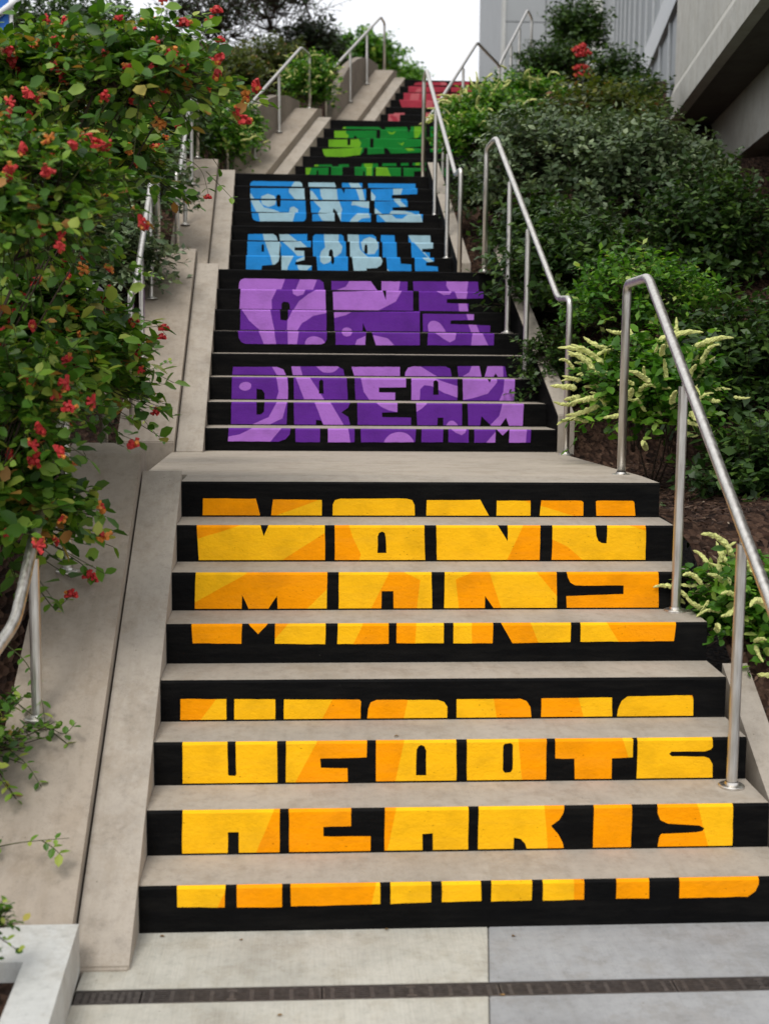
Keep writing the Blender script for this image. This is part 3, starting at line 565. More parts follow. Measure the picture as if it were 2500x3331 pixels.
row(35, K, [(K, [[(175, 1030), (277, 1028), (273, 1090), (170, 1090)]]), (K, [[(490, 1024), (560, 1022), (560, 1090), (490, 1090)]])], [(K, [(190, 1020), (250, 1060), (270, 1095), (240, 1095), (190, 1050)])], 'rl', 'rd')

# ------------------------------------------------------------------ stringers and raised walls beside the stairs
def nose(f, y):           # height of the nosing line of flight f
    y0, t = FL[f]; return ztop(f*8+1)+(y-y0)*RISE/t
def strip(name, f, pts, dx, up, m, parent=None, label=None, depth=.5, sgn=-1):
    """pts: (y, x of inner edge, z); width dx away from the stairs"""
    n = len(pts); vs = []
    for (y, x, z) in pts: vs += [(x, y, z+up), (x+sgn*dx, y, z+up), (x+sgn*dx, y, z-depth), (x, y, z-depth)]
    fs = []
    for k in range(n-1):
        a, b = 4*k, 4*k+4
        for q in range(4): fs.append((a+q, a+(q+1) % 4, b+(q+1) % 4, b+q))
    fs += [(3, 2, 1, 0), tuple(4*(n-1)+q for q in range(4))]
    bm = bmesh.new(); V = [bm.verts.new(v) for v in vs]
    for f_ in fs: bm.faces.new([V[q] for q in f_])
    bmesh.ops.recalc_face_normals(bm, faces=bm.faces)
    ed = [e for e in bm.edges if abs(e.verts[0].co.z-e.verts[1].co.z) < .5 and not e.is_boundary and max(e.verts[0].index, 0) >= 0 and e.calc_face_angle(0) > .8]
    bmesh.ops.bevel(bm, geom=ed, offset=.006, segments=2, affect='EDGES')
    me = bpy.data.meshes.new(name); bm.to_mesh(me); bm.free(); me.materials.append(m)
    return link(name, me, parent)
names = ['lowest', 'purple', 'blue', 'green', 'red']
where = ['beside the yellow lettered flight, meeting the pavement', 'beside the purple lettered flight', 'beside the blue lettered flight', 'beside the green lettered flight, with arched fin', 'beside the red lettered flight, with arched fin']
WALLOUT = [.33, .36, .34, .30, .30]; WUP = [.085, .10, .11, .12, .12]
for f in range(5):
    y0, y1 = Yr(f*8+1), Yr(f*8+8); (a, b) = XL[f]; s = (b-a)/(y1-y0); ns = RISE/FL[f][1]
    zg = 0 if f == 0 else zbot(f*8+1)
    yb = y0-(ztop(f*8+1)+.012-zg)/ns
    X = lambda y: a+(y-y0)*s
    up = .014
    e = empty('side_wall', (X(y0)-.3, y0, zg), 'sloping concrete curb and raised side wall on the left '+where[f], 'side wall', 'left side walls of the stairs')
    yt = y1+.05
    pts = [(yb, X(yb)+.0, zg-.002), (yt, X(yt), nose(f, yt))]
    pts += [(yt+.001, X(yt), nose(f, yt)), (LAND_END[f]-.35 if f < 4 else y1+1.5, X(yt), ztop(f*8+8)-.0 if f == 4 else zbot(f*8+9)+.004)] if False else []
    strip('curb', f, [(p[0], p[1], p[2]) for p in pts], .168, up, M['curb'], e, depth=.4)
    # raised wall
    wy0 = 3.71 if f == 0 else yb-.02
    wy1 = y1+.24
    wz0 = max(nose(f, wy0)-.02, .02) if f == 0 else zg+.01
    P_ = [(wy0, X(wy0)-.176, nose(f, wy0)), (y1+.05, X(y1+.05)-.176, nose(f, y1+.05)), (wy1, X(wy1)-.176, nose(f, y1+.05)+.035)]
    strip('raised_wall', f, P_, WALLOUT[f], WUP[f], M['wall'], e, depth=.75)
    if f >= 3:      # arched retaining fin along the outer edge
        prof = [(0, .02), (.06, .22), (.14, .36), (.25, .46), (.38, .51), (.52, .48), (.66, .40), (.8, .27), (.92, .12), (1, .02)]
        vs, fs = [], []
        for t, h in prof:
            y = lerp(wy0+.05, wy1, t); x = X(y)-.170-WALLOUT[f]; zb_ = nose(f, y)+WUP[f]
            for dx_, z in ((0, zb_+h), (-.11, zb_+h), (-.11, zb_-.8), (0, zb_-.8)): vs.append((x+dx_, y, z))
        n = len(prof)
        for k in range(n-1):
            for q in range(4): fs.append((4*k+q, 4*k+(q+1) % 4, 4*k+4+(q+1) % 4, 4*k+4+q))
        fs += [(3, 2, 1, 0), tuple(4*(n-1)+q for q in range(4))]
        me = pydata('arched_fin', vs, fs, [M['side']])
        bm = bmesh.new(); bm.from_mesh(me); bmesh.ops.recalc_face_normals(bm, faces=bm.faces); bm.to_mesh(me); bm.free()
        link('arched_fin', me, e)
# flat ends of the left curbs on each landing
# right-hand stringers: black painted inner face, pale top
for f, (ya, yb_) in {0: (3.55, 4.9), 1: (8.42, 10.3), 2: (11.5, 13.75)}.items():
    y0, y1 = Yr(f*8+1), Yr(f*8+8); a, b = XR[f]; s = (b-a)/(y1-y0)
    X = lambda y: a+(y-y0)*s+.002
    e = empty('stringer', (X(ya), ya, max(0, nose(f, ya)-.1)), 'concrete stringer with black painted inner face on the right of the %s flight' % ('lowest yellow', 'purple', 'blue')[f], 'stringer', 'right stringers of the stairs')
    st = strip('stringer_body', f, [(ya, X(ya)+(0 if f else .05), nose(f, ya)), (yb_, X(yb_)+(0 if f else .05), nose(f, yb_))], .11 if f else .10, .12 if f else -.13, M['curb'], e, depth=.5, sgn=1)
    if f == 0: continue
    vs = [(X(ya)-.003, ya+.002, nose(f, ya)+(.115 if f else .09)), (X(yb_)-.003, yb_, nose(f, yb_)+(.115 if f else .09)), (X(yb_)-.003, yb_, nose(f, yb_)-.4), (X(ya)-.003, ya+.002, nose(f, ya)-.4)]
    link('painted_face', pydata('painted_face', vs, [(0, 1, 2, 3)], [M['black']]), e)

# ------------------------------------------------------------------ ground, pavement, drain, planter curb
ground = tag(link('ground', pydata('ground', [(-120, -40, -.2), (120, -40, -.2), (120, 200, -.2), (-120, 200, -.2)], [(0, 1, 2, 3)], [M['mulch']])), kind='structure')
pv = tag(box('pavement', -3.5, 9, -6, 3.97, -.19, -.14, M['pit']), kind='structure')
YD0, YD1 = 3.515, 3.585
def slab(x0, x1, y0, y1, m): return box('slab', x0, x1, y0, y1, -.135, 0, M[m], pv, .003)
def slabpoly(name, pts, z0, z1, m, parent, bv=.008):
    n = len(pts); vs = [(x, y, z0) for x, y in pts]+[(x, y, z1) for x, y in pts]
    bm = bmesh.new(); V = [bm.verts.new(v) for v in vs]
    bm.faces.new([V[n+k] for k in range(n)]); bm.faces.new([V[n-1-k] for k in range(n)])
    for k in range(n): bm.faces.new([V[k], V[(k+1) % n], V[n+(k+1) % n], V[n+k]])
    bmesh.ops.recalc_face_normals(bm, faces=bm.faces)
    bmesh.ops.bevel(bm, geom=[e for e in bm.edges if e.verts[0].co.z == z1 and e.verts[1].co.z == z1], offset=bv, segments=2, affect='EDGES')
    me = bpy.data.meshes.new(name); bm.to_mesh(me); bm.free(); me.materials.append(m); return link(name, me, parent)
JX = lambda y: .60+(y-4.0)*.135
slab(-3.4, -.664, -5.9, 3.2, 'pave')
for ya, yb in ((.2, 2.196), (2.2, YD0-.006), (YD1+.006, 4.0)):
    slabpoly('slab', [(-.66, ya), (JX(ya)-.0015, ya), (JX(yb)-.0015, yb), (-.66, yb)], -.135, 0, M['pave'], pv, .003)
    slabpoly('slab', [(JX(ya)+.0015, ya), (2.6, ya), (2.6, yb), (JX(yb)+.0015, yb)], -.135, 0, M['pave2'], pv, .003)
slab(2.604, 8.9, -5.9, 4.0, 'pave2')
dr = empty('trench_drain', (1.0, 3.55, 0), 'dark iron slotted trench drain across the pavement before the lowest step', 'drain')
box('channel', -.66, 2.6, YD0-.004, YD1+.004, -.13, -.10, M['pit'], dr)
for yy in (YD0-.005, YD1+.002): box('frame', -.658, 2.598, yy, yy+.003, -.09, -.0005, M['iron'], dr)
def grate_mesh(L=.515):
    bm = bmesh.new()
    def bx(x0, x1, y0, y1, z0, z1):
        r = bmesh.ops.create_cube(bm, size=1)
        for v in r['verts']: v.co = Vector((x0+(v.co.x+.5)*(x1-x0), y0+(v.co.y+.5)*(y1-y0), z0+(v.co.z+.5)*(z1-z0)))
    W = YD1-YD0-.004
    for k in range(6):
        y = k*(W-.0052)/5; bx(0, L, y, y+.0052, -.005, -.002)
    for k in range(9):
        x = L*(k+.5)/9-.006; bx(x, x+.012, .0005, W-.0005, -.008, -.0026)
    for x in (0, L-.006): bx(x, x+.006, .0003, W-.0003, -.023, -.0025)
    bx(L/2-.014, L/2+.014, 0, .013, -.021, -.0012); bx(L/2-.014, L/2+.014, W-.013, W, -.021, -.0012)
    me = bpy.data.meshes.new('grate'); bm.to_mesh(me); bm.free(); me.materials.append(M['iron']); return me
gm = grate_mesh()
for k in range(7):
    x = -.985+k*.5195+.0
    if x < -.66: 
        gm0 = grate_mesh(.185); link('grate', gm0, dr, (-.656, YD0+.002, 0)); continue
    link('grate', gm, dr, (x, YD0+.002, 0))
pc = empty('planter_curb', (-.9, 3.5, 0), 'pale concrete planter curb in the lower left corner, lower than the side wall', 'planter curb')
slabpoly('curb_body', [(-.668, 3.706), (-3.3, 3.706), (-3.3, 3.47), (-.78, 3.47), (-.745, 2.0), (-.60, 2.0)], .0, .15, M['white'], pc)
link('soil', pydata('soil', [(-3.3, 1.5, .09), (-.75, 1.5, .09), (-.75, 3.48, .09), (-3.3, 3.48, .09)], [(0, 1, 2, 3)], [M['mulch']]), pc)

# hillsides
def zs(y):
    if y < 3.7: return 0.0
    for f in range(5):
        y0, y1 = Yr(f*8+1), Yr(f*8+8)
        if y < y0: return zbot(f*8+1)-.02
        if y <= y1: return nose(f, y)-.06
    return ztop(40)-.05
def edge(y, tab, k):
    pts = []
    for f in range(5):
        y0, y1 = Yr(f*8+1), Yr(f*8+8); pts += [(y0, tab[f][0]), (y1, tab[f][1])]
    if y <= pts[0][0]: return pts[0][1]
    for (a, xa), (b, xb) in zip(pts, pts[1:]):
        if a <= y <= b: return lerp(xa, xb, (y-a)/(b-a))
    return pts[-1][1]
from mathutils import noise as NZ
def hill(name, side):
    ys = [3.72+.3*k for k in range(100)]; ds = [0, .12, .35, .7, 1.2, 1.9, 2.8, 4, 6, 9, 14, 22]
    vs, fs = [], []
    for y in ys:
        for d in ds:
            if side < 0: x = edge(y, XL, 0)-.45-d
            else: x = edge(y, XR, 0)+.10+d
            h = zs(y)+(.02 if side < 0 else -.10)+(.30 if side < 0 else .13)*min(d, 5)*(1 if d > .2 else .3)
            h = min(h, 6.3+.05*d)
            h += .05*NZ.noise(Vector((x*1.3, y*1.3, 0)))*(d > .2)+.02*NZ.noise(Vector((x*6, y*6, 3)))
            vs.append((x, y, h))
    m = len(ds)
    for a in range(len(ys)-1):
        for b in range(m-1):
            q = (a*m+b, a*m+b+1, a*m+m+b+1, a*m+m+b); fs.append(q if side > 0 else tuple(reversed(q)))
    return tag(link(name, pydata(name, vs, fs, [M['mulch']], smooth=True)), kind='structure')
hill('hillside', -1); hill('hillside', 1)
def hz(x, y, side):
    d = abs(x-(edge(y, XL, 0)-.45 if side < 0 else edge(y, XR, 0)+.10))
    return min(zs(y)+(.30 if side < 0 else .13)*min(d, 5), 6.3)

# ------------------------------------------------------------------ handrails
RR = .0200
def flange(parent, x, y, z):
    me = bpy.data.meshes.get('base_flange')
    if me is None:
        bm = bmesh.new(); prof = [(.0, .0), (.047, .0), (.047, .006), (.043, .009), (.026, .012), (.023, .020), (.0, .020)]
        seg = 20; rings = [[bm.verts.new((r*math.cos(2*math.pi*k/seg), r*math.sin(2*math.pi*k/seg), z_)) for k in range(seg)] for r, z_ in prof[1:-1]]
        for a, b in zip(rings, rings[1:]):
            for k in range(seg): bm.faces.new((a[k], a[(k+1) % seg], b[(k+1) % seg], b[k]))
        me = bpy.data.meshes.new('base_flange'); bm.to_mesh(me); bm.free(); me.materials.append(M['steel'])
    link('base_flange', me, parent, (x, y, z))
def handrail(label, path, posts, first_base=None, last_base=None, r=RR):
    """path: rail polyline from lower end to upper end; the ends turn down into end posts reaching first_base / last_base"""
    pts = [Vector(p) for p in path]
    e = empty('handrail', (pts[0].x, pts[0].y, first_base if first_base is not None else pts[0].z-.9), label, 'handrail', 'stainless steel handrails')
    full = list(pts)
    if first_base is not None: full = [Vector((pts[0].x, pts[0].y, first_base+.001))]+full
    if last_base is not None: full = full+[Vector((pts[-1].x, pts[-1].y, last_base+.001))]
    tube('rail', fillet(full, .055, 6), r, M['steel'], e, 16)
    if first_base is not None: flange(e, pts[0].x, pts[0].y, first_base)
    if last_base is not None: flange(e, pts[-1].x, pts[-1].y, last_base)
    for (y, zb_) in posts:
        for a, b in zip(pts, pts[1:]):
            if min(a.y, b.y) <= y <= max(a.y, b.y) and abs(b.y-a.y) > .3:
                t = (y-a.y)/(b.y-a.y); p = a+(b-a)*t
                vs = [Vector((p.x, p.y, zb_+.001)), Vector((p.x, p.y, p.z-.055)), Vector((p.x, p.y, p.z-.052)), Vector((p.x, p.y, p.z))]
                v1, f1 = tube_data(vs[:2], r*.96, 14); v2, f2 = tube_data(vs[2:], r*.42, 10); n1 = len(v1)
                link('post', pydata('post', v1+v2, f1+[tuple(q+n1 for q in ff) for ff in f2], [M['steel']], smooth=False), e)
                for pl_ in bpy.data.objects[-1:] if False else []: pass
                flange(e, p.x, p.y, zb_)
for_top = lambda y, f: nose(f, y)
def tread_z(f, y):
    k = int((y-FL[f][0])/FL[f][1]); return ztop(f*8+1+max(0, min(7, k)))+.003
# right side
handrail('stainless handrail on the right of the yellow flight, nearest the camera', [(1.52, 3.55, .80), (1.52, 3.72, .80), (1.52, 5.74, 2.185), (1.52, 6.12, 2.175)],
         [(4.37, tread_z(0, 4.37)), (5.14, tread_z(0, 5.14))], 0.0, 1.262, .0205)
handrail('stainless handrail on the right of the purple flight', [(1.65, 8.09, 2.185), (1.63, 8.36, 2.195), (1.43, 9.92, 3.45), (1.385, 10.1, 3.395)],
         [(9.05, tread_z(1, 9.05)), (9.52, tread_z(1, 9.52))], 1.205, 2.462)
handrail('stainless handrail on the right of the blue flight', [(1.325, 11.25, 3.40), (1.31, 11.5, 3.38), (1.25, 13.78, 4.74), (1.243, 13.98, 4.70)],
         [(12.02, tread_z(2, 12.02)), (12.95, tread_z(2, 12.95))], 2.39, 3.652)
q = [spot(915, 262, 15.0), spot(922, 262, 15.2), spot(1030, 92, 17.5), spot(1078, 142, 18.1)]
handrail('stainless handrail on the right of the green flight, half hidden by leaves', q, [(15.9, tread_z(3, 15.9)-.1), (16.8, tread_z(3, 16.8)-.1)], 3.57, 4.8)
q = [spot(1076, 150, 18.4), spot(1084, 128, 18.6), spot(1139, 22, 20.7), spot(1148, 40, 20.9)]
handrail('stainless handrail on the right of the red flight, before the grey building', q, [(19.3, tread_z(4, 19.3)), (20.0, tread_z(4, 20.0))], 4.76, 6.0)
# left side
wz = lambda f, y: nose(f, y)+WUP[f]
handrail('stainless handrail on the left wall of the yellow flight, half buried in honeysuckle', [(-1.04, 3.80, .82), (-1.0, 3.95, .85), (-.93, 4.15, .97), (-.93, 5.75, 2.12), (-.93, 6.05, 2.10)],
         [(4.45, wz(0, 4.45)), (5.08, wz(0, 5.08))], wz(0, 3.8), 1.3)
handrail('stainless handrail on the left wall of the purple flight', [(-1.10, 8.35, 2.20), (-1.10, 8.55, 2.22), (-1.12, 9.95, 3.24), (-1.12, 10.12, 3.2)],
         [(8.95, wz(1, 8.95)), (9.6, wz(1, 9.6))], 1.2, wz(1, 10.12))
handrail('stainless handrail on the left wall of the blue flight', [(-1.09, 11.3, 3.34), (-1.09, 11.5, 3.32), (-1.12, 13.7, 4.73), (-1.12, 13.9, 4.70)],
         [(12.2, wz(2, 12.2)), (13.1, wz(2, 13.1))], 2.4, wz(2, 13.8))
handrail('stainless handrail on the left wall of the green flight', [(-.88, 15.0, 4.53), (-.76, 15.3, 4.49), (-.058, 17.4, 5.744), (.055, 17.68, 5.71)],
         [(15.78, wz(3, 15.78)), (16.6, wz(3, 16.6))], 3.58, wz(3, 17.5))
q = [spot(703, 140, 18.2), spot(720, 147, 18.45), spot(822, 37, 20.7), spot(830, 50, 20.95)]
handrail('stainless handrail on the left wall of the red flight, topmost against the sky', q, [(19.2, wz(4, 19.2)), (20.0, wz(4, 20.0))], 4.78, wz(4, 20.7))

# ------------------------------------------------------------------ plants
def attr_tint(me, arr):
    a = me.attributes.new('tint', 'FLOAT', 'FACE'); a.data.foreach_set('value', arr)
LEAF = {}
def leaf_shape(kind):
    if kind == 'oval': vs = [(0, 0, 0), (-.32, .35, .05), (0, .4, -.03), (.32, .35, .05), (-.27, .72, .02), (0, 1, -.08), (.27, .72, .02)]; fs = [(0, 2, 1), (0, 3, 2), (1, 2, 5, 4), (2, 3, 6, 5)]
    elif kind == 'lance': vs = [(0, 0, 0), (-.16, .4, .03), (0, 1, -.1), (.16, .4, .03)]; fs = [(0, 3, 1), (1, 3, 2)]
    else: vs = [(0, 0, 0), (-.28, .5, .04), (0, 1, -.06), (.28, .5, .04)]; fs = [(0, 3, 2, 1)]
    return np.array(vs), fs
def leaves_mesh(name, P, D, Nn, S, m, kind, rng, tint=None):
    """P positions, D directions, Nn normals, S lengths"""
    D = D/np.linalg.norm(D, axis=1)[:, None]; X = np.cross(D, Nn); X /= (np.linalg.norm(X, axis=1)[:, None]+1e-9); Nn = np.cross(X, D)
    T, fs = leaf_shape(kind); n, k = len(P), len(T)
    V = P[:, None, :]+S[:, None, None]*(T[None, :, 0, None]*X[:, None, :]+T[None, :, 1, None]*D[:, None, :]+T[None, :, 2, None]*Nn[:, None, :])
    me = bpy.data.meshes.new(name); nv = n*k
    me.vertices.add(nv); me.vertices.foreach_set('co', V.reshape(-1).astype(np.float32))
    lens = np.array([len(f) for f in fs]); flat = np.concatenate([np.array(f) for f in fs])
    loops = (flat[None, :]+(np.arange(n)*k)[:, None]).reshape(-1)
    tot = np.tile(lens, n); start = np.concatenate([[0], np.cumsum(tot)[:-1]])
    me.loops.add(len(loops)); me.loops.foreach_set('vertex_index', loops.astype(np.int32))
    me.polygons.add(len(tot)); me.polygons.foreach_set('loop_start', start.astype(np.int32)); me.polygons.foreach_set('loop_total', tot.astype(np.int32))
    me.update(calc_edges=True)
    t = np.repeat(rng.random(n) if tint is None else tint, len(fs)).astype(np.float32)
    attr_tint(me, t); me.materials.append(m); return me
def unit(a): return a/(np.linalg.norm(a, axis=1)[:, None]+1e-9)
def stems_mesh(name, A, B_, r, m):
    """thin three-sided twigs from A to B"""
    d = unit(B_-A); u = unit(np.cross(d, np.array([.3, .2, 1.]))); v = np.cross(d, u); n = len(A); vs = []
    for k in range(3):
        a = 2*math.pi*k/3; off = (u*math.cos(a)+v*math.sin(a)); vs.append(A+off*r[:, None]); vs.append(B_+off*(r*.45)[:, None])
    V = np.stack(vs, 1).reshape(-1, 3); fs = []
    base = np.arange(n)*6; q = np.array([[0, 2, 3, 1], [2, 4, 5, 3], [4, 0, 1, 5]])
    me = bpy.data.meshes.new(name); me.vertices.add(len(V)); me.vertices.foreach_set('co', V.reshape(-1).astype(np.float32))
    loops = (q[None]+base[:, None, None]).reshape(-1); me.loops.add(len(loops)); me.loops.foreach_set('vertex_index', loops.astype(np.int32))
    me.polygons.add(n*3); me.polygons.foreach_set('loop_start', (np.arange(n*3)*4).astype(np.int32)); me.polygons.foreach_set('loop_total', np.full(n*3, 4, np.int32))
    me.update(calc_edges=True); me.materials.append(m); return me
def spike_mesh(v=0):
    me = bpy.data.meshes.get('flower_spike_%d' % v)
    if me: return me
    rg = random.Random(40+v); vs, fs = [], []; L = (.15, .12, .135, .10)[v]; seg = 7; nr = 16; bend = (.02, -.015, .045, .005)[v]; lat = (.0, .012, -.015, .006)[v]
    for i in range(nr):
        t = i/(nr-1); c = Vector((lat*t*t, L*t, bend*math.sin(t*2.2))); r = .0125*(1-t)**.45*min(1, .35+t*5)+.0012
        for k in range(seg):
            a = 2*math.pi*(k+.5*(i % 2))/seg; q = r*rg.uniform(.65, 1.25); vs.append(c+Vector((math.cos(a)*q, rg.uniform(-.003, .003), math.sin(a)*q)))
    for i in range(nr-1):
        for k in range(seg): fs.append((i*seg+k, i*seg+(k+1) % seg, (i+1)*seg+(k+1) % seg, (i+1)*seg+k))
    return pydata('flower_spike_%d' % v, vs, fs, [M['spike']])
def bloom_mesh(kind):
    me = bpy.data.meshes.get('flower_cluster_'+kind)
    if me: return me
    rg = random.Random(7 if kind == 'red' else 8); vs, fs, fm = [], [], []
    for k in range(15):
        d = Vector((rg.uniform(-1, 1), rg.uniform(-1, 1), rg.uniform(-.5, 1))).normalized(); L = rg.uniform(.016, .036)
        v, f = tube_data([d*.004, d*L*.6, d*L], .0045, 5, .0085); n = len(vs); vs += v; fs += [tuple(q+n for q in ff) for ff in f]; fm += [0 if rg.random() < .75 else 1]*len(f)
    return pydata('flower_cluster_'+kind, vs, fs, [M['red'], M['amber']] if kind == 'red' else [M['amber'], M['red']], fm)

def shrub(name, label, cat, c, rad, m, seed, nspr=260, mleaf=12, L=.28, ls=.045, kind='diamond', droop=.25, updir=.5, sparse=0., stemr=.003, base=None, group=None, spikes=0, spk=1., blooms=0, side=-1, facing=1.0, stem_m='bark', trunk=5, rootx=None):
    rng = np.random.default_rng(seed); rad = np.array(rad, float); c = np.array(c, float)
    d = unit(rng.normal(size=(nspr, 3))); d[:, 2] = np.where(d[:, 2] < -.35, -d[:, 2], d[:, 2]); d = unit(d)
    lobes = unit(rng.normal(size=(14, 3))); lob = np.max(d@lobes.T, axis=1)
    rr = (.62+.42*np.clip((lob-.55)/.45, 0, 1)+.08*rng.normal(size=nspr))*np.where(rng.random(nspr) < .32, rng.uniform(.3, .75, nspr), 1)
    O = c+d*rad*rr[:, None]-unit(d*rad)*L*.4
    sd_ = unit(d*np.array([1, 1, .6])+np.array([0, 0, updir])+.55*rng.normal(size=(nspr, 3)))
    Ls = L*rng.uniform(.6, 1.35, nspr)
    t = np.linspace(.12, 1, mleaf)[None, :]+rng.normal(size=(nspr, mleaf))*.03
    side_ = unit(np.cross(sd_, rng.normal(size=(nspr, 3)))); sg = np.where(np.arange(mleaf) % 2, 1., -1.)[None, :]
    Pm = O[:, None]+sd_[:, None]*(t*Ls[:, None])[..., None]; Pm[..., 2] -= droop*Ls[:, None]*t**2
    phi = np.arange(mleaf)[None, :]*2.4+rng.uniform(0, 6.3, (nspr, 1)); s2 = np.cross(sd_, side_)
    lat = np.cos(phi)[..., None]*side_[:, None]+np.sin(phi)[..., None]*s2[:, None]
    Dm = lat*.85+sd_[:, None]*.55+.3*rng.normal(size=lat.shape); Dm[..., 2] *= .6; Dm[..., 2] -= .08
    Nm = np.zeros_like(Dm)+np.array([0, 0, 1.])+.5*rng.normal(size=Dm.shape)+.5*d[:, None]
    keep = rng.random(Pm.shape[:2]).reshape(-1) > sparse
    P_, D_, N_ = Pm.reshape(-1, 3)[keep], Dm.reshape(-1, 3)[keep], Nm.reshape(-1, 3)[keep]
    S = ls*rng.uniform(.55, 1.25, len(P_))
    sprt = np.repeat(rng.normal(size=nspr)*.16, mleaf)[keep]
    tt = np.clip(rng.beta(2.2, 2.4, len(P_))+sprt, 0, 1)
    gz = base if base is not None else hz(c[0], c[1], side)
    root = np.array([c[0] if rootx is None else rootx, c[1], gz])
    e = empty(name, tuple(root), label, cat, group)
    me = leaves_mesh('foliage', P_, D_, N_, S, m, kind, rng, tt); o = link('foliage', me, e); o['kind'] = 'stuff'
    tip = Pm[:, -1]
    st = stems_mesh('twigs', O, tip, np.full(nspr, stemr), M[stem_m]); o = link('twigs', st, e); o['kind'] = 'stuff'
    for k in range(trunk):
        a = rng.uniform(0, 6.28); q0 = Vector(root)+Vector((math.cos(a), math.sin(a), 0))*.05*float(rad[0]); j = int(rng.integers(nspr)); q2 = Vector(O[j]); q1 = q0.lerp(q2, .5)+Vector((0, 0, .12*float(rad[2])))
        q0.z -= .1
        tube('stem', [q0, q0.lerp(q1, .5)+Vector((rng.normal()*.02, 0, 0)), q1, q2], max(.006, .014*float(rad[2])), M['bark'], e, 6, .003)
    # branches from the stems to the twigs
    if sparse > 0 or True:
        hubs = c+(rng.normal(size=(9, 3))*rad*.25); j = np.argmin(((O[:, None]-hubs[None])**2).sum(2), axis=1)
        br = stems_mesh('branches', hubs[j], O, np.full(nspr, stemr*1.7), M['bark']); o = link('branches', br, e); o['kind'] = 'stuff'
    if spikes or blooms:
        face = np.array([-c[0]*.5, -1., .35]) if facing else np.array([0, 0, 1.]); face /= np.linalg.norm(face)
        sc_ = d@face+.25*rng.random(nspr); order = np.argsort(-sc_)[:int(nspr*.62)]; rng.shuffle(order)
        for q_ in range(spikes):
            j = order[q_ % len(order)]; p = Vector(tip[j])+Vector(rng.normal(size=3)*.03); dd = Vector(d[j]*np.array([1, 1, .35])+rng.normal(size=3)*.25); dd.z -= .12
            o = link('flower_spike', spike_mesh(int(rng.integers(4))), e, p); o.rotation_mode = 'QUATERNION'; o.rotation_quaternion = dd.to_track_quat('Y', 'Z'); o.scale = (1, 1, 1) if spikes < 1000 else (1, 1, 1)
            k = rng.uniform(.55, 1.15)*spk; o.scale = (k, k, k)
        for q_ in range(blooms):
            j = order[(q_*3) % len(order)]; p = Vector(tip[j])+Vector(rng.normal(size=3)*.02)
            o = link('flower_cluster', bloom_mesh('red' if rng.random() < .78 else 'amber'), e, p); o.rotation_euler = tuple(rng.uniform(0, 6.28, 3)); k = rng.uniform(.55, 1.1); o.scale = (k, k, k)
    return e
def pxr(px, Y): return px*Y*(2500/1660)/F
def sh(name, label, cat, dx, dy, Y, rx, rz, m, seed, ryk=1., **kw):
    c = spot(dx, dy, Y); a, b = pxr(rx, Y), pxr(rz, Y)
    return shrub(name, label, cat, c, (a, a*ryk, b), M[m], seed, **kw)
HON = 'honeysuckle bushes on the left bank'
hon = dict(kind='oval', L=.30, ls=.068, mleaf=12, droop=.35, updir=.35, stem_m='twig')
h1 = sh('honeysuckle', 'trailing honeysuckle low on the left edge, spilling over the side wall by the yellow flight', 'shrub', -10, 1110, 4.7, 115, 195, 'lf_hon', 1, nspr=290, blooms=36, group=HON, rootx=-1.35, **hon)
h2 = sh('honeysuckle', 'dense red flowering honeysuckle covering the purple flight handrail on the left', 'shrub', 85, 800, 5.4, 165, 200, 'lf_hon', 2, nspr=520, blooms=70, group=HON, rootx=-1.6, **hon)
h7 = sh('honeysuckle', 'honeysuckle clump burying the upper end of the nearest left handrail', 'shrub', 60, 870, 4.5, 85, 105, 'lf_hon', 9, nspr=130, blooms=20, group=HON, rootx=-1.4, **{**hon, 'ls': .05})
h3 = sh('honeysuckle', 'large honeysuckle with dark red blooms at the middle of the left edge', 'shrub', 20, 480, 4.3, 195, 205, 'lf_hon', 3, nspr=360, blooms=46, group=HON, rootx=-1.5, sparse=.15, **{**hon, 'L': .24, 'ls': .045})
h4 = sh('honeysuckle', 'honeysuckle arching towards the upper handrail with red blooms', 'shrub', 215, 320, 6.4, 100, 140, 'lf_hon', 4, nspr=240, blooms=30, group=HON, rootx=-1.7, sparse=.15, **hon)
h5 = sh('honeysuckle', 'loose honeysuckle spray reaching up before the pale sky at the upper left', 'shrub', 310, 180, 5.0, 165, 95, 'lf_hon', 5, nspr=190, blooms=30, group=HON, sparse=.25, rootx=-1.6, **{**hon, 'L': .26, 'ls': .058})
sh('honeysuckle', 'honeysuckle in the top left corner beside the blue banner', 'shrub', 70, 200, 5.2, 180, 110, 'lf_hon', 6, nspr=330, blooms=30, group=HON, rootx=-1.9, **{**hon, 'L': .25, 'ls': .055})
SL = 'mixed shrubs on the left bank'
gr = dict(kind='diamond', L=.34, ls=.072, mleaf=15, droop=.1, updir=.6)
sh('shrub', 'grey green leafy shrub behind the honeysuckle, left of the handrails', 'shrub', 270, 430, 11.5, 110, 120, 'lf_grey', 11, nspr=360, group=SL, side=-1, **gr)
sh('shrub', 'grey green shrub low behind the purple flight handrail', 'shrub', 240, 590, 9.6, 95, 95, 'lf_grey', 12, nspr=300, group=SL, **gr)
sh('shrub', 'dark green shrub filling the bank behind the upper honeysuckle', 'shrub', 200, 250, 13, 180, 130, 'lf_dark', 13, nspr=420, group=SL, **gr)
sh('shrub', 'dark leafy shrub left of the blue flight', 'shrub', 370, 300, 14.2, 70, 150, 'lf_dark', 14, nspr=340, group=SL, **gr)
sh('shrub', 'olive green shrub above the green flight handrail', 'shrub', 480, 195, 17.5, 95, 75, 'lf_olive', 15, nspr=480, group=SL, kind='diamond', L=.3, ls=.06, mleaf=16)
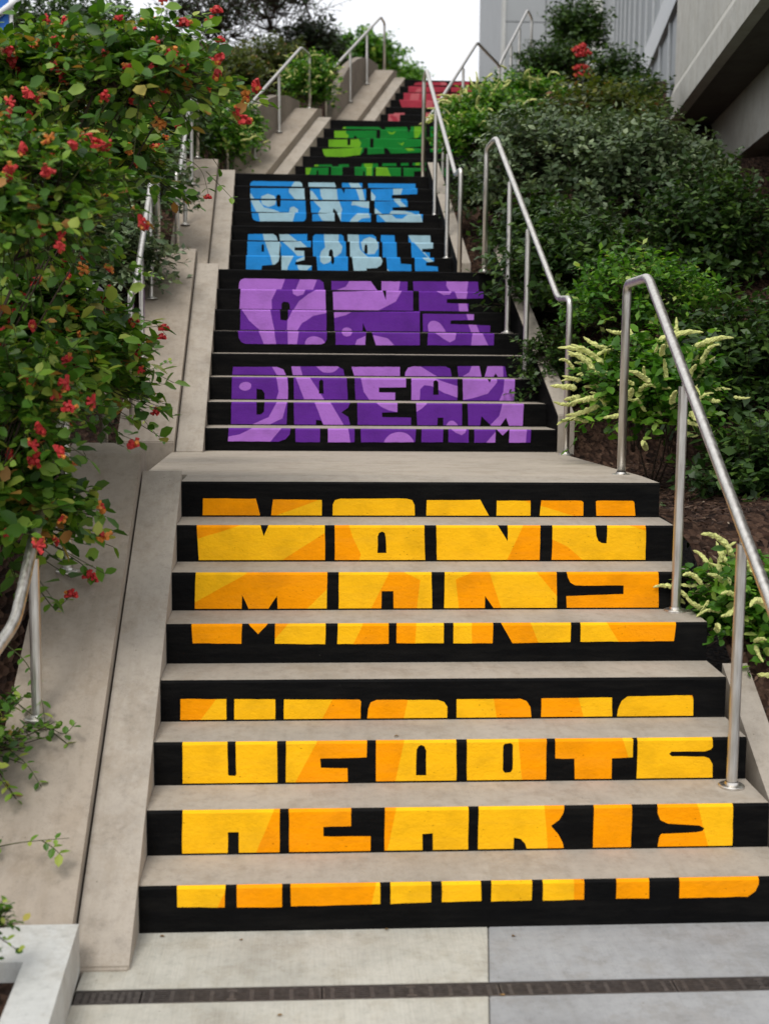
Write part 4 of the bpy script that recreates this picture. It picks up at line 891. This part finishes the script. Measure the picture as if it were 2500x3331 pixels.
sh('shrub', 'reddish olive bush on the slope left of the green flight', 'shrub', 420, 230, 16.2, 85, 100, 'lf_olive', 16, nspr=460, group=SL, kind='diamond', L=.3, ls=.055, mleaf=16)
sh('shrub', 'low olive bush between the two upper left handrails', 'shrub', 590, 160, 19.2, 80, 60, 'lf_olive', 17, nspr=440, group=SL, kind='diamond', L=.3, ls=.055, mleaf=16)
sh('shrub', 'green shrub on the bank glimpsed through the honeysuckle at the left edge', 'shrub', 20, 560, 7.6, 170, 150, 'lf_dark', 18, nspr=380, group=SL, **gr)
sh('shrub', 'grey green shrub glimpsed through the upper honeysuckle at the left edge', 'shrub', 60, 330, 9.5, 150, 130, 'lf_grey', 19, nspr=340, group=SL, **gr)
sh('shrub', 'leafy shrub behind the lowest honeysuckle at the left edge', 'shrub', 0, 830, 6.6, 130, 170, 'lf_dark', 20, nspr=300, group=SL, **gr)
TW = dict(kind='lance', L=.6, ls=.10, mleaf=11, sparse=.3, stemr=.006, droop=.05, updir=.9)
SK = 'thin trees on the skyline'
sh('small_tree', 'dark thin twigged tree against the sky above the upper left handrails', 'tree', 590, 30, 22, 120, 120, 'lf_twig', 21, nspr=260, group=SK, **TW)
sh('small_tree', 'dark twiggy tree on the skyline left of the other, partly behind honeysuckle', 'tree', 460, 70, 21, 105, 110, 'lf_twig', 22, nspr=300, group=SK, **TW)
sh('small_tree', 'bushy dark tree low on the skyline beside the topmost handrail', 'tree', 670, 110, 23, 75, 55, 'lf_twig', 23, nspr=260, group=SK, kind='diamond', L=.45, ls=.09, mleaf=13, stemr=.006)
sh('round_tree', 'rounded light green tree beyond the topmost handrail', 'tree', 778, 140, 34, 66, 52, 'lf_itea', 24, nspr=420, group='distant trees', kind='diamond', L=.7, ls=.16, mleaf=16, base=4.5)
sh('round_tree', 'small distant tree top just over the head of the stairs', 'tree', 878, 176, 46, 30, 18, 'lf_itea', 25, nspr=120, group='distant trees', kind='diamond', L=.7, ls=.18, mleaf=14, base=4.5)
sh('small_tree', 'leafy tree reaching the top edge behind the upper left honeysuckle', 'tree', 150, 100, 15, 170, 85, 'lf_dark', 26, nspr=420, group=SK, **gr)
IT = 'sweetspire shrubs with cream flower spikes'
it = dict(kind='diamond', L=.26, ls=.068, mleaf=13, droop=.2, updir=.5)
sh('sweetspire', 'sweetspire with cream spikes at the foot of the green flight wall', 'shrub', 470, 315, 14.9, 60, 68, 'lf_itea', 31, nspr=330, spikes=44, group=IT, **it)
sh('sweetspire', 'sweetspire with pale spikes below the topmost left handrail', 'shrub', 672, 195, 18.0, 48, 66, 'lf_itea', 32, nspr=340, spikes=66, group=IT, **it)
sh('sweetspire', 'low leafy sweetspire against the arched fin of the green flight', 'shrub', 520, 290, 15.6, 34, 64, 'lf_itea', 33, nspr=220, spikes=8, group=IT, **it)
# right bank
sh('sweetspire', 'sweetspire overhanging the green flight from the right', 'shrub', 1045, 262, 14.6, 82, 52, 'lf_itea', 41, nspr=460, spikes=66, spk=1.4, group=IT, side=1, **it)
sh('sweetspire', 'low sweetspire beside the upper end of the blue flight handrail', 'shrub', 1020, 310, 13.9, 56, 55, 'lf_itea', 45, nspr=300, spikes=22, group=IT, side=1, **it)
sh('sweetspire', 'sweetspire below the grey building, right of the green flight', 'shrub', 1130, 238, 15.4, 100, 52, 'lf_itea', 42, nspr=420, spikes=56, spk=1.4, group=IT, side=1, **it)
sh('sweetspire', 'large sweetspire with yellow green spikes behind the near right handrail', 'shrub', 1415, 875, 7.0, 140, 130, 'lf_itea', 43, nspr=330, spikes=84, spk=1.35, group=IT, side=1, kind='oval', L=.22, ls=.06, mleaf=11, droop=.3)
sh('sweetspire', 'sweetspire at the right edge hanging over the yellow flight', 'shrub', 1630, 1340, 5.1, 112, 150, 'lf_itea', 44, nspr=260, spikes=60, spk=1.1, group=IT, side=1, kind='oval', L=.2, ls=.052, mleaf=11, droop=.3)
SR = 'mixed shrubs on the right bank'
sh('shrub', 'broad grey green shrub behind the purple flight handrail', 'shrub', 1215, 400, 12.0, 175, 160, 'lf_grey', 51, nspr=800, group=SR, side=1, **gr)
sh('shrub', 'grey green shrub below the glass facade', 'shrub', 1375, 455, 11.2, 150, 170, 'lf_grey', 52, nspr=640, group=SR, side=1, **gr)
sh('shrub', 'olive green shrub directly below the glass facade corner', 'shrub', 1300, 290, 13.8, 120, 85, 'lf_olive', 53, nspr=480, group=SR, side=1, **gr)
sh('shrub', 'dark shrub under the concrete overhang', 'shrub', 1540, 580, 10.2, 150, 170, 'lf_dark', 54, nspr=620, group=SR, side=1, **gr)
sh('shrub', 'grey green shrub in the shade just below the hanging concrete beam', 'shrub', 1500, 420, 12.2, 90, 80, 'lf_grey', 65, nspr=300, group=SR, side=1, **gr)
sh('shrub', 'deep green shrub between the purple and yellow flight handrails', 'shrub', 1240, 640, 9.6, 150, 140, 'lf_dark', 55, nspr=560, group=SR, side=1, **gr)
sh('shrub', 'bushy green shrub at the top of the near right handrail', 'shrub', 1385, 690, 8.4, 150, 125, 'lf_itea', 56, nspr=460, group=SR, side=1, kind='diamond', L=.25, ls=.055, mleaf=13)
sh('shrub', 'dark green shrub at the right edge above the mulch', 'shrub', 1590, 860, 7.6, 150, 190, 'lf_dark', 57, nspr=560, group=SR, side=1, **gr)
sh('shrub', 'dark leafy shrub at the right edge behind the lowest sweetspire', 'shrub', 1650, 1110, 6.4, 110, 150, 'lf_dark', 58, nspr=360, group=SR, side=1, **gr)
sh('shrub', 'low dark shrub beside the foot of the purple flight handrail', 'shrub', 1140, 545, 10.4, 80, 80, 'lf_dark', 59, nspr=320, group=SR, side=1, **gr)
sh('shrub', 'low trailing green shrub right of the blue flight handrail', 'shrub', 1045, 440, 12.6, 50, 75, 'lf_dark', 60, nspr=260, group=SR, side=1, kind='diamond', L=.24, ls=.05, mleaf=12)
sh('shrub', 'bright green shrub against the grey panelled building', 'shrub', 1195, 165, 19, 70, 55, 'lf_dark', 61, nspr=340, group=SR, side=1, **gr)
sh('shrub', 'sprawling leafy shrub right of the scarlet flowers', 'shrub', 1360, 250, 15.5, 60, 60, 'lf_dark', 66, nspr=260, group=SR, side=1, **gr)
sh('small_tree', 'dark upright shrubby tree with red blooms before the grey building', 'tree', 1248, 90, 19.5, 50, 90, 'lf_dark', 62, nspr=340, group='upright small trees on the right', side=1, blooms=0, **gr)
sh('small_tree', 'small dark green tree low at the corner of the facade', 'tree', 1325, 185, 17.5, 45, 55, 'lf_dark', 63, nspr=200, group='upright small trees on the right', side=1, **gr)
sh('shrub', 'dark shrub trailing by the lower right posts of the purple flight', 'shrub', 1190, 830, 9.0, 60, 110, 'lf_dark', 64, nspr=260, group=SR, side=1, kind='diamond', L=.2, ls=.045, mleaf=12)
fr = empty('flowering_stem', tuple(spot(1256, 170, 18.3)), 'tall stem carrying scarlet flower heads before the grey building', 'flower')
tube('stem', [spot(1256, 190, 18.3), spot(1254, 150, 18.3), spot(1258, 98, 18.3)], .008, M['bark'], fr, 6, .004)
rg = random.Random(5)
for k in range(16):
    cy_ = 112 if k < 8 else 155
    o = link('flower_cluster', bloom_mesh('red'), fr, spot(1256+rg.uniform(-12, 12), cy_+rg.uniform(-12, 12), 18.3)); s_ = rg.uniform(1.5, 2.6); o.scale = (s_,)*3

# single sprigs with separate leaves hanging over the concrete
T_, fs_ = leaf_shape('oval')
def leaf_me(j):
    me = bpy.data.meshes.get('leaf_%d' % j)
    if me: return me
    me = pydata('leaf_%d' % j, [tuple(v) for v in T_], [tuple(f) for f in fs_], [M['lf_hon']]); attr_tint(me, [(.45, .6, .75, .88, .3)[j]]*4); return me
srg = random.Random(11)
def sprig(parent, pts, n, ls, blooms=0, spread=1.):
    pts = [Vector(p) for p in pts]; P2 = fillet(pts, .1, 4)
    tube('twig', P2, .0022, M['twig'], parent, 5, .001)
    for k in range(n):
        t = (k+.5)/n; j = t*(len(pts)-1); a = int(j); p = pts[a].lerp(pts[a+1], j-a); d = (pts[a+1]-pts[a]).normalized()
        for s in (-1, 1):
            if srg.random() < .15: continue
            dd = d*.5+d.cross(Vector((0, -.5, .8))).normalized()*s*spread+Vector((srg.uniform(-.3, .3),)*3)
            o = link('leaf', leaf_me(srg.randrange(5)), parent, p); o.rotation_mode = 'QUATERNION'; o.rotation_quaternion = dd.to_track_quat('Y', 'Z'); s_ = ls*srg.uniform(.6, 1.2); o.scale = (s_,)*3
    for k in range(blooms):
        o = link('flower_cluster', bloom_mesh('red'), parent, pts[-1]+Vector((srg.uniform(-.03, .03), 0, srg.uniform(-.03, .03)))); s_ = srg.uniform(.7, 1.1); o.scale = (s_,)*3
S = lambda *a: [spot(x, y, Y) for (x, y, Y) in a]
sprig(h2, S((250, 800, 7.6), (310, 805, 7.7), (345, 790, 7.7), (372, 778, 7.7)), 8, .030)
sprig(h2, S((250, 850, 7.6), (300, 880, 7.7), (335, 880, 7.7), (355, 882, 7.7)), 8, .030)
sprig(h2, S((290, 880, 7.7), (325, 925, 7.7), (350, 950, 7.7), (362, 955, 7.7)), 7, .032)
sprig(h2, S((250, 700, 6.6), (300, 690, 6.3), (335, 695, 6.2), (360, 725, 6.2)), 6, .065, 2)
sprig(h2, S((260, 560, 7.2), (320, 590, 7.2), (352, 600, 7.2)), 7, .035)
sprig(h4, S((350, 330, 6.5), (420, 350, 6.4), (440, 375, 6.3), (450, 420, 6.3)), 5, .05, 1)
sprig(h4, S((445, 370, 6.3), (475, 400, 6.3), (512, 440, 6.3)), 3, .05)
sprig(h5, S((300, 120, 6.0), (370, 60, 6.0), (430, 30, 6.0), (470, 40, 6.0)), 9, .06, 2)
sprig(h5, S((320, 180, 6.0), (400, 130, 6.0), (460, 90, 6.0), (480, 100, 6.0)), 9, .06, 3)
sprig(h1, S((120, 1180, 5.1), (180, 1220, 5.0), (205, 1245, 5.0)), 5, .045, 2)
sprig(h1, S((90, 1280, 4.8), (120, 1320, 4.75), (150, 1290, 4.75)), 5, .04, 1)
sprig(h1, S((40, 1520, 4.5), (90, 1560, 4.4), (140, 1590, 4.35), (165, 1560, 4.35)), 5, .036)
sprig(h1, S((100, 1570, 4.4), (150, 1610, 4.35), (175, 1640, 4.35), (205, 1615, 4.35)), 5, .036)
sprig(h1, S((0, 1380, 4.6), (60, 1430, 4.5), (90, 1500, 4.45), (100, 1580, 4.4)), 9, .036)
sprig(h1, S((-30, 1560, 4.3), (20, 1620, 4.25), (60, 1650, 4.2), (90, 1700, 4.2)), 7, .036)
sprig(h1, S((-60, 1840, 4.0), (40, 1820, 3.95), (90, 1815, 3.9), (150, 1810, 3.9)), 3, .036)
sprig(h1, S((90, 1815, 3.9), (115, 1830, 3.9), (135, 1850, 3.9)), 3, .036)
sprig(h1, S((-60, 1660, 4.2), (0, 1680, 4.15), (30, 1720, 4.1)), 6, .04)
lowp = sh('planter_plant', 'leafy plant at the left edge spilling over the low side wall and planter', 'plant', -40, 1620, 4.25, 85, 130, 'lf_hon', 71, nspr=110, group=None, kind='oval', L=.16, ls=.034, mleaf=10, base=.4)
sh('planter_plant', 'low green plant in the planter bed at the bottom left corner', 'plant', -25, 2010, 3.35, 40, 30, 'lf_hon', 72, nspr=40, kind='oval', L=.08, ls=.025, mleaf=8, base=.09, trunk=2)

# mulch chips on the right bank
rgm = np.random.default_rng(3); n = 5200
yy = rgm.uniform(4.2, 9.5, n); xx = np.array([edge(y, XR, 0) for y in yy])+.14+rgm.random(n)**1.3*1.6
zz = np.array([zs(y)-.10+.13*max(0, x-edge(y, XR, 0)-.1) for x, y in zip(xx, yy)])+.02
Pm = np.stack([xx, yy, zz], 1); Dm = rgm.normal(size=(n, 3)); Dm[:, 2] *= .35; Nm = np.array([0, 0, 1.])+.4*rgm.normal(size=(n, 3))
chipm = leafmat('mulch_chip', [(0, (.02, .011, .008)), (.6, (.06, .033, .022)), (.95, (.13, .08, .05)), (1, (.30, .24, .18))], 0., .9)
me = leaves_mesh('mulch_chips', Pm, Dm, Nm, rgm.uniform(.015, .05, n), chipm, 'lance', rgm); tag(link('mulch_chips', me), 'brown bark mulch chips strewn over the bank right of the yellow flight', 'mulch', kind='stuff')

# fallen leaves
lit = [(330, 2010, 0, 'red brown'), (345, 2022, 0, 'brown curled'), (524, 2030, 0, 'tiny dark'), (850, 1590, 3, 'small brown'), (628, 1665, 2, 'grey brown'), (493, 1843, 1, 'yellow green'), (1053, 1842, 1, 'dark'), (838, 2005, 0, 'rust coloured'), (1105, 2022, 0, 'olive'), (200, 2085, 0, 'yellowish'), (295, 2018, 0, 'russet'), (610, 2192, 0, 'tan'), (1090, 2150, 0, 'pale tan')]
lab = ['lying at the foot of the lowest step, far left', 'curled by the foot of the lowest step near the curb', 'on the pavement left of centre', 'at the middle of the tread above the HEARTS tops', 'on the tread two above the pavement', 'on the lowest tread, left part', 'on the lowest tread, right of centre', 'in the joint below the lowest step, centre', 'on the grey paving below the lowest step', 'caught at the end of the left curb', 'between curb and lowest step', 'in front of the drain', 'beside the drain on the grey slab']
for k, (dx, dy, i, cc) in enumerate(lit):
    z = ztop(i) if i else 0
    d = spot(dx, dy, 1.)-CAM; t = (z+.004-H)/d.z; p = CAM+d*t
    me = leaf_me(0).copy(); me.name = 'fallen_leaf'; me.materials.clear(); me.materials.append(M['litter'] if k not in (5, 9) else M['lf_hon'])
    o = link('fallen_leaf', me, None, p); s_ = srg.uniform(.011, .022); o.scale = (s_, s_, s_*1.5); o.rotation_euler = (srg.uniform(-.2, .2), 0, srg.uniform(0, 6))
    tag(o, '%s fallen leaf %s' % (cc, lab[k]), 'leaf', 'fallen leaves')

# ------------------------------------------------------------------ buildings
ob = empty('concrete_building', (5.0, 13, 3.0), 'concrete building with overhanging upper storey at the upper right', 'building')
def onZp(dx, dy, z):
    d = spot(dx, dy, 1.)-CAM; return CAM+d*((z-H)/d.z)
ZE = 4.75
E1, E2 = onZp(1446, 262, ZE), onZp(1655, -20, ZE); dE = (E2-E1).normalized(); E3 = E2+dE*6
Q = Vector((dE.y, -dE.x, 0)); Q = Q if Q.x > 0 else -Q
def run(name, prof, m, a=E1, b=E3):
    """profile in (offset to the right, height) run from a to b"""
    n = len(prof); vs = [a+Q*o+Vector((0, 0, z-a.z)) for o, z in prof]+[b+Q*o+Vector((0, 0, z-b.z)) for o, z in prof]
    fs = [(k, (k+1) % n, n+(k+1) % n, n+k) for k in range(n)]+[tuple(range(n-1, -1, -1)), tuple(range(n, 2*n))]
    me = pydata(name, vs, fs, [m]); bm = bmesh.new(); bm.from_mesh(me); bmesh.ops.recalc_face_normals(bm, faces=bm.faces); bm.to_mesh(me); bm.free(); return link(name, me, ob)
run('fascia_wall', [(0.04, ZE+.42), (.04, 12), (.5, 12), (.5, ZE+.42)], M['bldg'])
run('edge_beam', [(0, ZE), (0, ZE+.30), (.04, ZE+.415), (.12, ZE+.415), (.12, ZE)], M['bldg'])
E0 = E1-dE*1.3
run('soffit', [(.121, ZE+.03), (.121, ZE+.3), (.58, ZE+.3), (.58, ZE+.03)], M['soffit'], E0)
run('hanging_beam', [(.581, ZE-.66), (.581, ZE+.3), (1.2, ZE+.3), (1.2, ZE-.66)], M['bldg'], E0)
run('upper_floor', [(1.201, ZE-.3), (1.201, ZE+.3), (9, ZE+.3), (9, ZE-.3)], M['bldg_shaded'], E0)
run('rear_wall', [(2.2, 1.0), (2.2, ZE-.301), (2.5, ZE-.301), (2.5, 1.0)], M['bldg_shaded'], E0)
gb = empty('glass_building', (7, 28, 4), 'grey curtain wall facade with upright mullions right of the stairs', 'building')
ZB = 7.05
B1, B2 = onZp(1340, 280, ZB), onZp(1460, -12, ZB); dB = (B2-B1).normalized()
QB = Vector((dB.y, -dB.x, 0)); QB = QB if QB.x > 0 else -QB
A0 = B1-dB*4.0
LEN = (B2-A0).length+2.5; nb = int(LEN/1.5)
def fq(name, s0, s1, o0, o1, z0, z1, m, parent=gb):
    vs = []
    for z in (z0, z1):
        for s, o in ((s0, o0), (s1, o0), (s1, o1), (s0, o1)): p = A0+dB*s+QB*o; vs.append((p.x, p.y, z))
    me = pydata(name, vs, [(3, 2, 1, 0), (4, 5, 6, 7), (0, 1, 5, 4), (1, 2, 6, 5), (2, 3, 7, 6), (3, 0, 4, 7)], [m]); bm = bmesh.new(); bm.from_mesh(me); bmesh.ops.recalc_face_normals(bm, faces=bm.faces); bm.to_mesh(me); bm.free()
    return link(name, me, parent)
for k in range(nb):
    s = k*1.5
    fq('mullion', s-.06, s+.06, -.035, .06, 2.5, 13, M['mull'])
    fq('pane', s+.055, s+1.435, 0, .03, 2.5, ZB-.26, M['glass']); fq('pane', s+.055, s+1.435, 0, .03, ZB+.26, 13, M['glass'])
fq('spandrel', 0, LEN, -.07, .05, ZB-.25, ZB+.25, M['mull'])
pb = empty('panelled_building', (7, 38, 5), 'pale grey panelled wall rising behind the head of the stairs', 'building')
a, b = spot(1091, 0, 38), spot(1300, 0, 38)
xs_ = [a.x, a.x+(b.x-a.x)*.42, b.x-.45, b.x]; zz_ = [4.0, spot(1150, 48, 38).z, 14]
for i in range(3):
    for j in range(2):
        box('panel', xs_[i]+.012, xs_[i+1]-.012, 38-(.12 if i == 2 else 0), 38.3, zz_[j]+.012, zz_[j+1]-.012, M['panel'] if i < 2 else M['white'], pb)
box('core_wall', xs_[0]+.05, xs_[-1]+4, 38.31, 44, 4, 13.9, M['panel'], pb)
box('corner_trim', xs_[0]-.06, xs_[0]+.008, 37.95, 38.32, 4, 14, M['white'], pb)
bn = empty('banner', tuple(spot(2, 60, 14)), 'blue banner with a slanting white bar at the top left corner', 'banner')
p0, p1 = spot(-60, 90, 14), spot(17, -40, 14)
box('banner_panel', p0.x, p1.x, 14, 14.03, p0.z, p1.z, M['blue'], bn)
tube('bar', [spot(-30, 52, 13.97), spot(45, -5, 13.97)], .035, M['plain'], bn, 8)
tube('banner_pole', [Vector((p1.x+.02, 14.02, 2.5)), Vector((p1.x+.02, 14.02, p1.z))], .02, M['plain'], bn, 8)
